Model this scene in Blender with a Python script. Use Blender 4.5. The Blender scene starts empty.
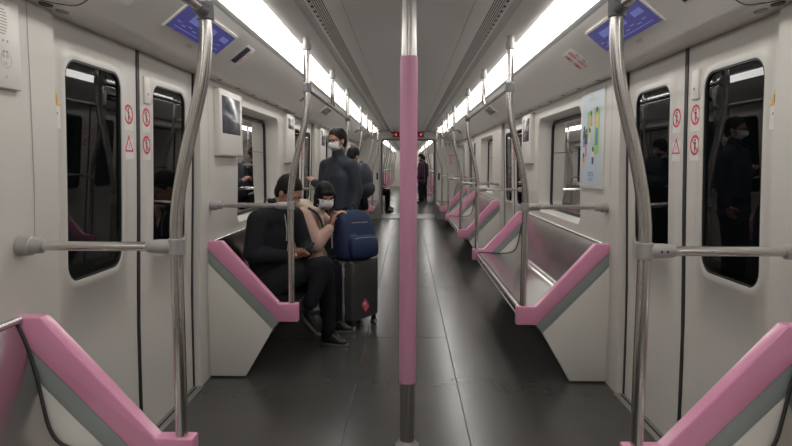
import bpy, bmesh, math, random
from mathutils import Vector, Matrix
random.seed(7)
PI = math.pi
COL = bpy.context.scene.collection

# ------------------------------------------------------------------ materials
def mat(name, col, rough=0.5, metal=0.0, spec=0.5, emit=None, es=0.0, coat=0.0, noise=None, bump=0.0, bscale=40):
    m = bpy.data.materials.new(name); m.use_nodes = True
    nt = m.node_tree; b = nt.nodes['Principled BSDF']
    b.inputs['Base Color'].default_value = (*col, 1)
    b.inputs['Roughness'].default_value = rough
    b.inputs['Metallic'].default_value = metal
    b.inputs['Specular IOR Level'].default_value = spec
    b.inputs['Coat Weight'].default_value = coat
    b.inputs['Coat Roughness'].default_value = 0.15
    if emit:
        b.inputs['Emission Color'].default_value = (*emit, 1)
        b.inputs['Emission Strength'].default_value = es
    tc = nt.nodes.new('ShaderNodeTexCoord')
    if noise:
        sc, amt, ra = noise
        n = nt.nodes.new('ShaderNodeTexNoise'); n.inputs['Scale'].default_value = sc; n.inputs['Detail'].default_value = 5
        nt.links.new(tc.outputs['Object'], n.inputs['Vector'])
        mr = nt.nodes.new('ShaderNodeMapRange')
        mr.inputs['From Min'].default_value = .15; mr.inputs['From Max'].default_value = .85
        mr.inputs['To Min'].default_value = 1 - amt; mr.inputs['To Max'].default_value = 1 + amt
        nt.links.new(n.outputs['Fac'], mr.inputs['Value'])
        mx = nt.nodes.new('ShaderNodeMix'); mx.data_type = 'RGBA'; mx.blend_type = 'MULTIPLY'
        mx.inputs[0].default_value = 1; mx.inputs[6].default_value = (*col, 1)
        nt.links.new(mr.outputs['Result'], mx.inputs[7]); nt.links.new(mx.outputs[2], b.inputs['Base Color'])
        if ra:
            m2 = nt.nodes.new('ShaderNodeMapRange')
            m2.inputs['From Min'].default_value = .15; m2.inputs['From Max'].default_value = .85
            m2.inputs['To Min'].default_value = max(.02, rough - ra); m2.inputs['To Max'].default_value = rough + ra
            nt.links.new(n.outputs['Fac'], m2.inputs['Value']); nt.links.new(m2.outputs['Result'], b.inputs['Roughness'])
    if bump:
        n = nt.nodes.new('ShaderNodeTexNoise'); n.inputs['Scale'].default_value = bscale; n.inputs['Detail'].default_value = 4
        nt.links.new(tc.outputs['Object'], n.inputs['Vector'])
        bp = nt.nodes.new('ShaderNodeBump'); bp.inputs['Strength'].default_value = bump; bp.inputs['Distance'].default_value = .01
        nt.links.new(n.outputs['Fac'], bp.inputs['Height']); nt.links.new(bp.outputs['Normal'], b.inputs['Normal'])
    return m

M = {}
M['wall'] = mat('wall_paint', (.60, .575, .535), .38, noise=(3, .02, .03))
M['door'] = mat('door_paint', (.60, .575, .535), .34, noise=(2, .02, .03))
M['frame'] = mat('frame_paint', (.68, .65, .61), .35)
M['ceil'] = mat('ceiling_paint', (.86, .85, .82), .34, noise=(2, .02, .04))
M['cove'] = mat('cove_paint', (.80, .775, .745), .30)
M['csteel'] = mat('satin_steel', (.45, .435, .42), .36, 1.0)
M['steel'] = mat('brushed_steel', (.58, .56, .54), .25, 1.0)
M['seat'] = mat('seat_steel', (.50, .485, .475), .22, 1.0, noise=(3, .03, .05))
M['cast'] = mat('clamp_grey', (.36, .35, .34), .45, .3)
M['clampd'] = mat('clamp_dark_grey', (.20, .20, .21), .45, .3)
M['pink'] = mat('pink_paint', (.68, .275, .43), .30, coat=.3)
M['pinkp'] = mat('pink_sleeve', (.60, .28, .42), .5)
M['band'] = mat('grey_band', (.27, .30, .29), .4)
M['panel'] = mat('panel_white', (.63, .61, .565), .35)
M['black'] = mat('black_rubber', (.012, .013, .016), .5)
M['dark'] = mat('dark_grey', (.045, .045, .045), .55)
M['sill'] = mat('sill_metal', (.36, .35, .33), .4, .6)
M['slat'] = mat('grille_grey', (.80, .79, .76), .4)
M['slatd'] = mat('grille_pit', (.01, .01, .01), .8)
M['light'] = mat('light_diffuser', (.9, .9, .9), .4, emit=(1, .975, .93), es=7.5)
M['lframe'] = mat('light_frame', (.38, .38, .37), .35, .4)
M['red'] = mat('sign_red', (.62, .035, .07), .45)
M['pinkred'] = mat('sticker_red', (.72, .10, .16), .45)
M['orange'] = mat('sign_orange', (.75, .2, .09), .45)
M['yellow'] = mat('sign_yellow', (.75, .46, .03), .45)
M['ink'] = mat('sign_ink', (.035, .035, .04), .5)
M['paper'] = mat('sign_white', (.70, .68, .66), .5)
M['greytext'] = mat('sign_grey', (.30, .29, .28), .5)
M['screen'] = mat('screen_blue', (.03, .03, .12), .2, emit=(.075, .07, .24), es=.5)
M['screenl'] = mat('screen_light', (.08, .1, .3), .2, emit=(.15, .17, .42), es=.55)
M['screenoff'] = mat('screen_dark', (.05, .055, .08), .18)
M['led'] = mat('led_red', (.5, .01, .03), .4, emit=(1, .02, .08), es=1.2)
M['ledbox'] = mat('led_box', (.03, .01, .015), .25)
M['skin'] = mat('skin', (.42, .22, .15), .5, noise=(12, .08, 0))
M['hair'] = mat('hair_black', (.007, .006, .006), .6, spec=.25, bump=.5, bscale=150)
M['blackcoat'] = mat('cloth_black', (.011, .012, .016), .9, spec=.3, bump=.5, bscale=16)
M['trouser'] = mat('cloth_trouser', (.009, .009, .013), .9, spec=.25, bump=.4, bscale=14)
M['puffer'] = mat('cloth_puffer', (.024, .029, .042), .6, spec=.4, bump=.6, bscale=12)
M['coatpink'] = mat('cloth_beige_pink', (.50, .33, .27), .9, bump=.5, bscale=18)
M['cream'] = mat('cloth_cream', (.56, .48, .38), .95, bump=.8, bscale=60)
M['mask'] = mat('mask_white', (.66, .67, .68), .7)
M['shoe'] = mat('shoe_black', (.012, .012, .013), .3)
M['sole'] = mat('sole_grey', (.10, .10, .10), .6)
M['case'] = mat('suitcase_grey', (.07, .068, .066), .36, .2, bump=.05)
M['casem'] = mat('suitcase_metal', (.55, .54, .53), .4, .5)
M['navy'] = mat('backpack_navy', (.014, .028, .085), .75, bump=.5, bscale=30)
M['navyd'] = mat('backpack_trim', (.010, .012, .022), .6)
M['lens'] = mat('glasses_frame', (.02, .015, .015), .3)
M['adbg'] = mat('poster_pale_blue', (.50, .57, .64), .35)
M['adg'] = mat('poster_green', (.28, .50, .12), .4)
M['ady'] = mat('poster_yellow', (.68, .50, .12), .4)
M['adp'] = mat('poster_rose', (.55, .22, .26), .4)
M['adb'] = mat('poster_blue', (.05, .16, .42), .4)
M['adlogo'] = mat('poster_olive', (.45, .47, .22), .4)

def glass(name, tint, ior):
    m = bpy.data.materials.new(name); m.use_nodes = True; nt = m.node_tree
    nt.nodes.remove(nt.nodes['Principled BSDF'])
    out = nt.nodes['Material Output']
    t = nt.nodes.new('ShaderNodeBsdfTransparent'); t.inputs[0].default_value = (*tint, 1)
    g = nt.nodes.new('ShaderNodeBsdfGlossy'); g.inputs['Roughness'].default_value = .015
    f = nt.nodes.new('ShaderNodeFresnel'); f.inputs['IOR'].default_value = ior
    x = nt.nodes.new('ShaderNodeMixShader')
    nt.links.new(f.outputs[0], x.inputs[0]); nt.links.new(t.outputs[0], x.inputs[1]); nt.links.new(g.outputs[0], x.inputs[2])
    nt.links.new(x.outputs[0], out.inputs['Surface'])
    return m
M['glass'] = glass('tinted_window_glass', (.30, .32, .33), 1.48)

def floor_mat():
    m = mat('floor_vinyl', (.066, .064, .060), .25, noise=(1.3, .08, .04))
    nt = m.node_tree; b = nt.nodes['Principled BSDF']
    tc = nt.nodes.new('ShaderNodeTexCoord')
    # fine speckle and worn streaks in the vinyl
    n = nt.nodes.new('ShaderNodeTexNoise'); n.inputs['Scale'].default_value = 9; n.inputs['Detail'].default_value = 8; n.inputs['Roughness'].default_value = .7
    nt.links.new(tc.outputs['Object'], n.inputs['Vector'])
    r = nt.nodes.new('ShaderNodeMapRange'); r.inputs['From Min'].default_value = .1; r.inputs['From Max'].default_value = .9
    r.inputs['To Min'].default_value = .92; r.inputs['To Max'].default_value = 1.12
    nt.links.new(n.outputs['Fac'], r.inputs['Value'])
    old = b.inputs['Base Color'].links[0].from_socket
    mx = nt.nodes.new('ShaderNodeMix'); mx.data_type = 'RGBA'; mx.blend_type = 'MULTIPLY'; mx.inputs[0].default_value = 1
    nt.links.new(old, mx.inputs[6]); nt.links.new(r.outputs['Result'], mx.inputs[7])
    # welded sheet seams: two along the car, some across
    sp = nt.nodes.new('ShaderNodeSeparateXYZ'); nt.links.new(tc.outputs['Object'], sp.inputs[0])
    def node(op, a, c=None):
        q = nt.nodes.new('ShaderNodeMath'); q.operation = op
        for i, v in enumerate((a, c)):
            if v is None: continue
            if isinstance(v, (int, float)): q.inputs[i].default_value = v
            else: nt.links.new(v, q.inputs[i])
        return q.outputs[0]
    ax = node('ABSOLUTE', sp.outputs[0])
    s1 = node('LESS_THAN', node('ABSOLUTE', node('SUBTRACT', ax, .325)), .0050)
    s2 = node('LESS_THAN', node('ABSOLUTE', node('SUBTRACT', node('MODULO', node('ADD', sp.outputs[1], 13.0), 2.45), 1.0)), .004)
    s = node('MAXIMUM', s1, node('MULTIPLY', s2, .45))
    m3 = nt.nodes.new('ShaderNodeMix'); m3.data_type = 'RGBA'
    nt.links.new(s, m3.inputs[0]); nt.links.new(mx.outputs[2], m3.inputs[6]); m3.inputs[7].default_value = (.008, .006, .005, 1)
    nt.links.new(mx.outputs[2], b.inputs['Base Color'])
    return m
M['floor'] = floor_mat()

# ------------------------------------------------------------------ mesh helper
class MB:
    def __init__(s): s.v = []; s.f = []; s.m = []
    def add(s, vs, fs, m=0):
        o = len(s.v); s.v += [tuple(v) for v in vs]
        for f in fs: s.f.append([o + i for i in f]); s.m.append(m)
        return s
    def poly(s, pts, m=0): return s.add(pts, [list(range(len(pts)))], m)
    def box(s, a, b, m=0, R=None, c=None):
        x0, y0, z0 = a; x1, y1, z1 = b
        vs = [Vector(p) for p in ((x0,y0,z0),(x1,y0,z0),(x1,y1,z0),(x0,y1,z0),(x0,y0,z1),(x1,y0,z1),(x1,y1,z1),(x0,y1,z1))]
        if R is not None:
            c = Vector(c or ((x0+x1)/2, (y0+y1)/2, (z0+z1)/2)); vs = [R @ (v - c) + c for v in vs]
        return s.add(vs, [(0,3,2,1),(4,5,6,7),(0,1,5,4),(1,2,6,5),(2,3,7,6),(3,0,4,7)], m)
    def loops(s, L, m=0, close=True, cap0=False, cap1=False):
        n = len(L[0]); o = len(s.v)
        for l in L: s.v += [tuple(p) for p in l]
        for k in range(len(L) - 1):
            for i in range(n if close else n - 1):
                j = (i + 1) % n
                s.f.append([o + k*n + i, o + k*n + j, o + (k+1)*n + j, o + (k+1)*n + i])
                s.m.append(m[k] if isinstance(m, (list, tuple)) else m)
        mm = m if not isinstance(m, (list, tuple)) else m[-1]
        if cap0: s.f.append([o + i for i in range(n)][::-1]); s.m.append(mm)
        if cap1: s.f.append([o + (len(L)-1)*n + i for i in range(n)]); s.m.append(mm)
        return s
    def prism(s, xz, y0, y1, m=0):          # outline in xz, extruded along y
        return s.loops([[(x, y0, z) for x, z in xz], [(x, y1, z) for x, z in xz]], m, True, True, True)
    def tube(s, path, r, n=16, m=0, caps=True, prof=None):
        P = [Vector(p) for p in path]; rs = r if isinstance(r, (list, tuple)) else [r] * len(P)
        L = []; prev = None
        for i, p in enumerate(P):
            t = (P[min(i+1, len(P)-1)] - P[max(i-1, 0)]).normalized()
            if prev is None:
                a = Vector((0, 1, 0)) if abs(t.y) < .9 else Vector((0, 0, 1))
                u = (a - t * a.dot(t)).normalized()
            else: u = (prev - t * prev.dot(t)).normalized()
            prev = u; w = t.cross(u)
            ring = []
            for k in range(n):
                ang = 2*PI*k/n; q = rs[i] * (prof(ang) if prof else 1)
                ring.append(p + u*math.cos(ang)*q + w*math.sin(ang)*q)
            L.append(ring)
        return s.loops(L, m, True, caps, caps)
    def build(s, name, mats, parent=None, origin=(0, 0, 0), smooth=35, bevel=0, seg=2, label=None):
        me = bpy.data.meshes.new(name)
        O = Vector(origin)
        me.from_pydata([tuple(Vector(v) - O) for v in s.v], [], s.f)
        if not isinstance(mats, (list, tuple)): mats = [mats]
        for q in mats: me.materials.append(M[q] if isinstance(q, str) else q)
        me.polygons.foreach_set('material_index', s.m)
        bm = bmesh.new(); bm.from_mesh(me)
        bmesh.ops.remove_doubles(bm, verts=bm.verts, dist=1e-5)
        bmesh.ops.recalc_face_normals(bm, faces=bm.faces)
        if bevel:
            es = [e for e in bm.edges if len(e.link_faces) == 2 and e.calc_face_angle(0) > math.radians(30)]
            bmesh.ops.bevel(bm, geom=es, offset=bevel, segments=seg, profile=.5, affect='EDGES', clamp_overlap=True)
        for f in bm.faces: f.smooth = True
        for e in bm.edges:
            e.smooth = len(e.link_faces) == 2 and e.calc_face_angle(0) < math.radians(smooth)
        bm.to_mesh(me); bm.free()
        o = bpy.data.objects.new(name, me); COL.objects.link(o)
        if parent: o.parent = parent
        if label: o['label'] = label
        return o

def tag(o, label=None, cat=None, group=None, kind=None):
    if label: o['label'] = label
    if cat: o['category'] = cat
    if group: o['group'] = group
    if kind: o['kind'] = kind
    return o
def empty(name, loc=(0, 0, 0), rz=0):
    o = bpy.data.objects.new(name, None); COL.objects.link(o); o.location = loc; o.rotation_euler = (0, 0, rz)
    o.empty_display_size = .1
    return o
def dup(o, loc, rz=0, label=None):
    def rec(a, par):
        c = a.copy(); COL.objects.link(c)
        if par: c.parent = par
        for ch in list(a.children): rec(ch, c)
        return c
    r = rec(o, None); r.location = loc; r.rotation_euler = (0, 0, rz)
    if label: r['label'] = label
    return r

# ------------------------------------------------------------------ layout
C0 = [-1.69, 2.96, 7.61, 12.26]             # doorway centres, this car
C1 = [20.45, 25.10, 29.75, 34.40]                  # doorway centres, next car
HD = .77                                    # half doorway
HP = .985                                   # doorway centre to seat-end screen
END0, END1, GA, GB, END2 = -2.9, 15.8, 15.8, 16.9, 38.0
def wx(z):                                   # inner face of side wall (bulges low down)
    pts = [(0, 1.285), (.5, 1.285), (.9, 1.272), (1.13, 1.257), (1.3, 1.252), (1.6, 1.248), (1.95, 1.247)]
    for (a, b), (c, d) in zip(pts, pts[1:]):
        if z <= c: return b + (d - b) * max(0, (z - a)) / (c - a)
    return 1.25
def dx(z):                                   # door leaf inner face
    pts = [(0, 1.328), (.3, 1.328), (.6, 1.325), (.9, 1.315), (1.2, 1.303), (1.5, 1.294), (1.95, 1.284)]
    for (a, b), (c, d) in zip(pts, pts[1:]):
        if z <= c: return b + (d - b) * max(0, (z - a)) / (c - a)
    return 1.284
TOP = 1.935

def rrect(y0, y1, z0, z1, r, nc=6, ne=8):
    P = []
    cs = [(y1 - r, z1 - r, 0), (y0 + r, z1 - r, 90), (y0 + r, z0 + r, 180), (y1 - r, z0 + r, 270)]
    for i, (cy, cz, a0) in enumerate(cs):
        for k in range(nc + 1):
            a = math.radians(a0 + 90 * k / nc); P.append((cy + r*math.cos(a), cz + r*math.sin(a)))
        ny, nz, na = cs[(i + 1) % 4]
        p = P[-1]; a = math.radians(na); q = (ny + r*math.cos(a), nz + r*math.sin(a))
        for k in range(1, ne): P.append((p[0] + (q[0]-p[0])*k/ne, p[1] + (q[1]-p[1])*k/ne))
    return P
def lerp_loops(A, B, n):
    return [[(a[0] + (b[0]-a[0])*k/n, a[1] + (b[1]-a[1])*k/n) for a, b in zip(A, B)] for k in range(n + 1)]

# ------------------------------------------------------------------ floor, ceiling, walls
def SC(cs, s): return [c + (.02 if s < 0 else -.03) for c in cs]
def struct(mb, name, mats, **k):
    return tag(mb.build(name, mats, **k), kind='structure')
def floor_obj(y0, y1, name, z=0):
    m = MB(); m.box((-1.36, y0, -.06), (1.36, y1, z)); return struct(m, name, 'floor')
floor_obj(END0, END1, 'floor')
floor_obj(GB, END2, 'floor')
# welded seams of the vinyl sheets
m = MB()
for x in (-.322, .325): m.box((x - .0035, END0 + .08, -.001), (x + .0035, END1 - .12, .0006))
struct(m, 'trim_90', 'ink')
m = MB()
for y in (-1.2, 2.35, 6.95, 11.6): m.box((-.322, y - .003, -.001), (1.25, y + .003, .0005))
for y in (-.2, 4.9, 9.6): m.box((-1.25, y - .003, -.001), (.325, y + .003, .0005))
struct(m, 'trim_91', 'dark')

PR = [(1.40, 2.02), (1.40, TOP), (1.255, TOP - .004), (1.17, 1.927), (1.148, 1.930), (1.128, 1.942), (.885, 2.135), (.872, 2.139)]
def ceiling_obj(y0, y1, name):
    m = MB()
    for s in (1, -1):
        def ext(pr, mi=0):
            m.loops([[(s*x, y0, z) for x, z in pr], [(s*x, y1, z) for x, z in pr]], mi, close=False)
        ext(PR, 1)
        ext([(.872, 2.139), (.872, 2.20), (.700, 2.23)], 0)      # lamp trough
        ext([(.700, 2.23), (.700, 2.172), (.68, 2.174), (.62, 2.184), (.585, 2.194), (.572, 2.20)], 0)
        ext([(.572, 2.20), (.572, 2.245), (.418, 2.245), (.418, 2.20)], 2)      # grille pit
        ext([(.418, 2.20), (.412, 2.199), (.334, 2.203), (.333, 2.209), (.330, 2.209), (.329, 2.201), (0, 2.205)], 0)
    m.box((-1.42, y0, 2.26), (1.42, y1, 2.30), 0)
    return struct(m, name, ['ceil', 'cove', 'slatd'], smooth=40)
ceiling_obj(END0, END1, 'ceiling')
ceiling_obj(GB, END2, 'ceiling')

def wall_obj(side, y0, y1, centres, name, windows):
    """side wall with door openings and recessed window openings"""
    m = MB(); s = side
    edges = [y0]
    for c in centres: edges += [c - HD, c + HD]
    edges.append(y1)
    for a, b in zip(edges[::2], edges[1::2]):
        if b - a < .02: continue
        w = windows.get(round((a + b)/2, 2)) if windows else None
        A = rrect(a, b, 0, TOP + .01, .0004)
        if w:
            wa, wb = w
            B = rrect(wa, wb, .955, 1.825, .10)
            B2 = rrect(wa + .02, wb - .02, .975, 1.80, .09)
            L = lerp_loops(A, B, 3)
            LL = [[(s*wx(z), y, z) for y, z in l] for l in L]
            LL.append([(s*(wx(z) + .012), y, z) for y, z in rrect(wa + .008, wb - .008, .963, 1.817, .095)])
            LL.append([(s*1.372, y, z) for y, z in B2])
            m.loops(LL, 0)
        else:
            for k in range(12):
                z0_, z1_ = k*(TOP+.01)/12, (k+1)*(TOP+.01)/12
                m.poly([(s*wx(z0_), a, z0_), (s*wx(z0_), b, z0_), (s*wx(z1_), b, z1_), (s*wx(z1_), a, z1_)])
        # outer skin and jamb returns give the wall its thickness
        for yy, lo, hi in ((a, y0, y1), (b, y0, y1)):
            for k in range(12):
                z0_, z1_ = k*(TOP+.01)/12, (k+1)*(TOP+.01)/12
                m.poly([(s*wx(z0_), yy, z0_), (s*1.40, yy, z0_), (s*1.40, yy, z1_), (s*wx(z1_), yy, z1_)])
    for a, b in zip(edges[::2], edges[1::2]):                       # shallow cover-strip joints beside each doorway
        for yy in (a + .15, b - .15):
            if a < yy < b and b - a > .5:
                m.loops([[(s*(wx(z) - .0008), yy - .0025, z), (s*(wx(z) - .0008), yy + .0025, z)] for z in (0, .5, .9, 1.3, 1.6, 1.93)], 1, close=False)
    o = struct(m, name, ['wall', 'greytext'], smooth=40)
    return o
def bays(y0, y1, centres):
    e = [y0]
    for c in centres: e += [c - HD, c + HD]
    e.append(y1)
    return [(a, b) for a, b in zip(e[::2], e[1::2]) if b - a > .5]
WIN = {1: [], -1: []}
for s_ in (-1, 1):
    for y0_, y1_, cc_ in ((END0, END1, C0), (GB, END2, C1)):
        W0 = {}
        for a, b in bays(y0_, y1_, SC(cc_, s_)):
            if b - a > 2.4:
                mid = (a + b)/2; W0[round(mid, 2)] = (mid - .73, mid + .73); WIN[s_].append((mid - .73, mid + .73))
        wall_obj(s_, y0_, y1_, SC(cc_, s_), 'wall_left' if s_ < 0 else 'wall_right', W0)
# outer body shell behind the lining, black tunnel side
for s in (-1, 1):
    for (a, b) in ((END0, END1), (GB, END2)):
        m = MB(); m.box((min(s*1.40, s*1.415), a, 1.83), (max(s*1.40, s*1.415), b, 2.03)); m.box((min(s*1.40, s*1.415), a, -.06), (max(s*1.40, s*1.415), b, .94))
        struct(m, 'trim_1' if s < 0 else 'trim_2', 'dark')

# bay windows: black gasket and glass
n = 0
for s in (1, -1):
    for (a, b) in WIN[s]:
        n += 1
        m = MB()
        lo = rrect(a + .02, b - .02, .975, 1.80, .09); li = rrect(a + .05, b - .05, 1.005, 1.77, .065)
        m.loops([[(s*1.371, y, z) for y, z in lo], [(s*1.366, y, z) for y, z in lerp_loops(lo, li, 4)[1]], [(s*1.366, y, z) for y, z in li], [(s*1.378, y, z) for y, z in li]])
        # opening vent light: dividing bar near the top
        m.box((min(s*1.362, s*1.376), a + .05, 1.50), (max(s*1.362, s*1.376), b - .05, 1.503))
        root = struct(m, 'window_%d' % n, 'black')
        g = MB(); g.poly([(s*1.377, y, z) for y, z in li])
        g.build('glass_pane', 'glass', root)

# ------------------------------------------------------------------ decals
def ring(mb, c, u, v, r0, r1, m, n=28):
    c, u, v = Vector(c), Vector(u), Vector(v)
    A = [c + u*math.cos(2*PI*k/n)*r0 + v*math.sin(2*PI*k/n)*r0 for k in range(n)]
    B = [c + u*math.cos(2*PI*k/n)*r1 + v*math.sin(2*PI*k/n)*r1 for k in range(n)]
    mb.loops([A, B], m)
def disc(mb, c, u, v, r, m, n=24, ry=None):
    c, u, v = Vector(c), Vector(u), Vector(v)
    mb.poly([c + u*math.cos(2*PI*k/n)*r + v*math.sin(2*PI*k/n)*(ry or r) for k in range(n)], m)
def quad(mb, c, u, v, w, h, m):
    c, u, v = Vector(c), Vector(u), Vector(v)
    mb.poly([c - u*w/2 - v*h/2, c + u*w/2 - v*h/2, c + u*w/2 + v*h/2, c - u*w/2 + v*h/2], m)
def glyphs(mb, c, u, v, w, h, n, m):
    """a row of small character-like marks"""
    c, u, v = Vector(c), Vector(u), Vector(v); cw = w / n
    for k in range(n):
        q = c + u * (-w/2 + cw*(k + .5))
        quad(mb, q + v*h*.30, u, v, cw*.7, h*.16, m); quad(mb, q - v*h*.05, u, v, cw*.55, h*.14, m)
        quad(mb, q + u*cw*random.choice((-.2, 0, .2)), u, v, cw*.16, h*.9, m); quad(mb, q - v*h*.38, u, v, cw*.65, h*.13, m)
def figure(mb, c, u, v, s, m):
    c, u, v = Vector(c), Vector(u), Vector(v)
    disc(mb, c + v*s*.55, u, v, s*.17, m, 12)
    mb.poly([c + u*a*s + v*b*s for a, b in ((-.22, .33), (.24, .33), (.20, -.1), (.14, -.7), (.02, -.7), (0, -.2), (-.04, -.7), (-.16, -.7), (-.14, -.1))], m)

def prohibition(leaf, Y, z, org, kind=0):
    """round or triangular red warning stickers with caption, on a door leaf (right side orientation)"""
    u, v = Vector((0, -1, 0)), Vector((0, 0, 1))
    X = lambda zz, e: dx(zz) - e
    m = MB()
    quad(m, (X(z - .01, .0008), Y, z - .012), u, v, .092, .122, 0)
    if kind == 0:
        ring(m, (X(z, .0016), Y, z), u, v, .046, .034, 1); figure(m, (X(z, .0013), Y, z), u, v, .042, 2)
        a = (u*.7 + v*-.7).normalized(); quad(m, (X(z, .0019), Y, z), a, Vector(a).cross(Vector((1, 0, 0))), .075, .008, 1)
    else:
        c = Vector((X(z, .0013), Y, z - .005))
        m.poly([c + u*p + v*q for p, q in ((-.046, -.032), (.046, -.032), (0, .048))], 1)
        c.x -= .0004
        m.poly([c + u*p + v*q for p, q in ((-.031, -.024), (.031, -.024), (0, .030))], 0)
        c.x -= .0004
        figure(m, c - v*.004, u, v, .018, 1)
    glyphs(m, (X(z - .06, .0014), Y, z - .059), u, v, .05, .012, 4, 2)
    return m.build('warning_sticker', ['paper', 'red', 'ink'], leaf, org)

def door_leaf(lo, hi, seam, lock, org, parent=None):
    """leaf on the right side between y=lo and hi; seam = y of the meeting edge"""
    m = MB()
    d = 1 if seam == hi else -1
    wa, wb = (seam - .632, seam - .172) if d > 0 else (seam + .175, seam + .635)
    A = rrect(lo, hi, .012, TOP - .006, .0004, 6, 10)
    B = rrect(wa - .035, wb + .035, .93 - .035, 1.795 + .035, .10, 6, 10)
    B2 = rrect(wa - .028, wb + .028, .93 - .028, 1.795 + .028, .095, 6, 10)
    Cc = rrect(wa, wb, .93, 1.795, .075, 6, 10)
    L = [[(dx(z), y, z) for y, z in l] for l in lerp_loops(A, B, 3)]
    L.append([(dx(z) - .006, y, z) for y, z in B2])
    L.append([(dx(z) - .003, y, z) for y, z in Cc])
    L.append([(dx(z) + .006, y, z) for y, z in Cc])
    m.loops(L)
    m.loops([[(dx(z), y, z) for y, z in A], [(dx(z) + .035, y, z) for y, z in A]])
    root = m.build('door_leaf', 'door', parent, org, smooth=50)
    g = MB()
    ci = rrect(wa + .008, wb - .008, .938, 1.787, .068, 6, 10)
    g.loops([[(dx(z) + .001, y, z) for y, z in Cc], [(dx(z) - .001, y, z) for y, z in ci], [(dx(z) + .008, y, z) for y, z in ci]])
    g.build('window_gasket', 'black', root, org)
    gx = lambda z: dx(.94) + (dx(1.785) - dx(.94))*(z - .94)/.845
    g = MB()
    for e in (.007,): g.poly([(gx(z) + e, y, z) for y, z in ci])
    g.build('window_glass', 'glass', root, org, smooth=1)
    g = MB()                                                # black rubber nosing of the leaf
    e0, e1 = (seam - .016, seam) if d > 0 else (seam, seam + .016)
    zs = [.012 + (TOP - .018) * k/10 for k in range(11)]
    g.loops([[(dx(z) - .004, e0, z), (dx(z) - .004, e1, z), (dx(z) + .03, e1, z), (dx(z) + .03, e0, z)] for z in zs], 0, True, True, True)
    g.build('edge_seal', 'black', root, org)
    Y = seam - .096 if d > 0 else seam + .10
    prohibition(root, Y, 1.622, org, 0)
    prohibition(root, Y, 1.487, org, 0 if d > 0 else 1)
    u, v = Vector((0, -1, 0)), Vector((0, 0, 1))
    g = MB(); Yt = (lo + .062) if d > 0 else (hi - .062)
    c = Vector((dx(1.64) - .0012, Yt, 1.635))
    quad(g, (dx(1.6) - .0006, Yt, 1.60), u, v, .054, .15, 2)
    g.poly([c + u*p + v*q for p, q in ((-.026, -.028), (.026, -.028), (0, .034))], 0)
    c.x -= .0005; quad(g, c - v*.004, u*.9 + v*.3, v, .005, .030, 1)
    glyphs(g, (dx(1.58) - .0012, Yt, 1.58), u, v, .03, .010, 2, 1); glyphs(g, (dx(1.56) - .0012, Yt, 1.545), u, v, .034, .018, 2, 1)
    g.build('hazard_sticker', ['yellow', 'ink', 'paper'], root, org)
    if lock:
        g = MB(); Y = seam - .098
        g.box((dx(1.75) - .010, Y - .034, 1.69), (dx(1.75) + .01, Y + .034, 1.82), 0)
        g = g.build('lock_plate', 'frame', root, org, bevel=.003)
        k = MB(); disc(k, (dx(1.75) - .0112, Y, 1.735), u, v, .006, 0); k.build('key_hole', 'ink', g, org)
    return root

dn = 0
def doorway(c, side):
    """pair of leaves; the left side is the right side turned round"""
    global dn
    rz = 0 if side > 0 else PI
    org = (0, 0, 0)
    for which in (0, 1):
        dn += 1
        root = empty('door_%d' % dn, (0, c, 0), rz); root['kind'] = 'structure'
        yield root, which
protoleaf = {}
for c in C0 + C1:
    for side in (1, -1):
        for root, which in doorway(SC([c], side)[0], side):
            if which not in protoleaf:
                protoleaf[which] = door_leaf(-HD + .012, 0, 0, True, (0, 0, 0)) if which == 0 else door_leaf(0, HD - .012, 0, False, (0, 0, 0))
                leaf = protoleaf[which]; leaf.parent = root
            else:
                leaf = dup(protoleaf[which], (0, 0, 0)); leaf.parent = root
# jamb seals and sill plates, as trim of the doorways
tn = 2
for c_ in C0 + C1:
    for s in (1, -1):
        tn += 1; c = SC([c_], s)[0]
        m = MB()
        for yy in (c - HD, c + HD - .022):
            m.loops([[(s*(dx(z) - .006), yy + .001, z), (s*(dx(z) - .006), yy + .021, z), (s*1.395, yy + .021, z), (s*1.395, yy + .001, z)] for z in [.006 + k*(TOP-.012)/8 for k in range(9)]], 0, True, True, True)
        m.box((min(s*1.268, s*1.395), c - HD, .0005), (max(s*1.268, s*1.395), c + HD, .008), 1)
        m.box((min(s*1.300, s*1.312), c - HD + .03, .008), (max(s*1.300, s*1.312), c + HD - .03, .0095), 0)
        struct(m, 'trim_%d' % tn, ['black', 'sill'])

# end bulkheads
def bulkhead(y0, y1, name, opening=True):
    m = MB()
    X0, X1 = -1.262, 1.262
    if opening:
        A = rrect(X0, X1, .0, 2.25, .0004); B = rrect(-.69, .735, -.05 + .06, 2.035, .09)
        L = [[(x, y0, z) for x, z in l] for l in lerp_loops(A, B, 1)]
        L.append([(x, y1, z) for x, z in B]); L.append([(x, y1, z) for x, z in A])
        m.loops(L, 0)
        C = rrect(-.69 - .02, .735 + .02, -.005, 2.055, .10); D = rrect(-.69 + .018, .735 - .018, .02, 2.018, .075)
        m.loops([[(x, y0 - .002, z) for x, z in C], [(x, y0 - .018, z) for x, z in C], [(x, y0 - .018, z) for x, z in D], [(x, y1 + .01, z) for x, z in D]], 1)
    else:
        m.box((X0, y0, 0), (X1, y1, 2.25))
    return struct(m, name, ['wall', 'lframe'])
bulkhead(END1 - .12, END1, 'wall_front')
bulkhead(GB, GB + .12, 'wall_front')
bulkhead(END0, END0 + .08, 'wall_back', False)
bulkhead(END2 - .08, END2, 'wall_front', False)
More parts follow.
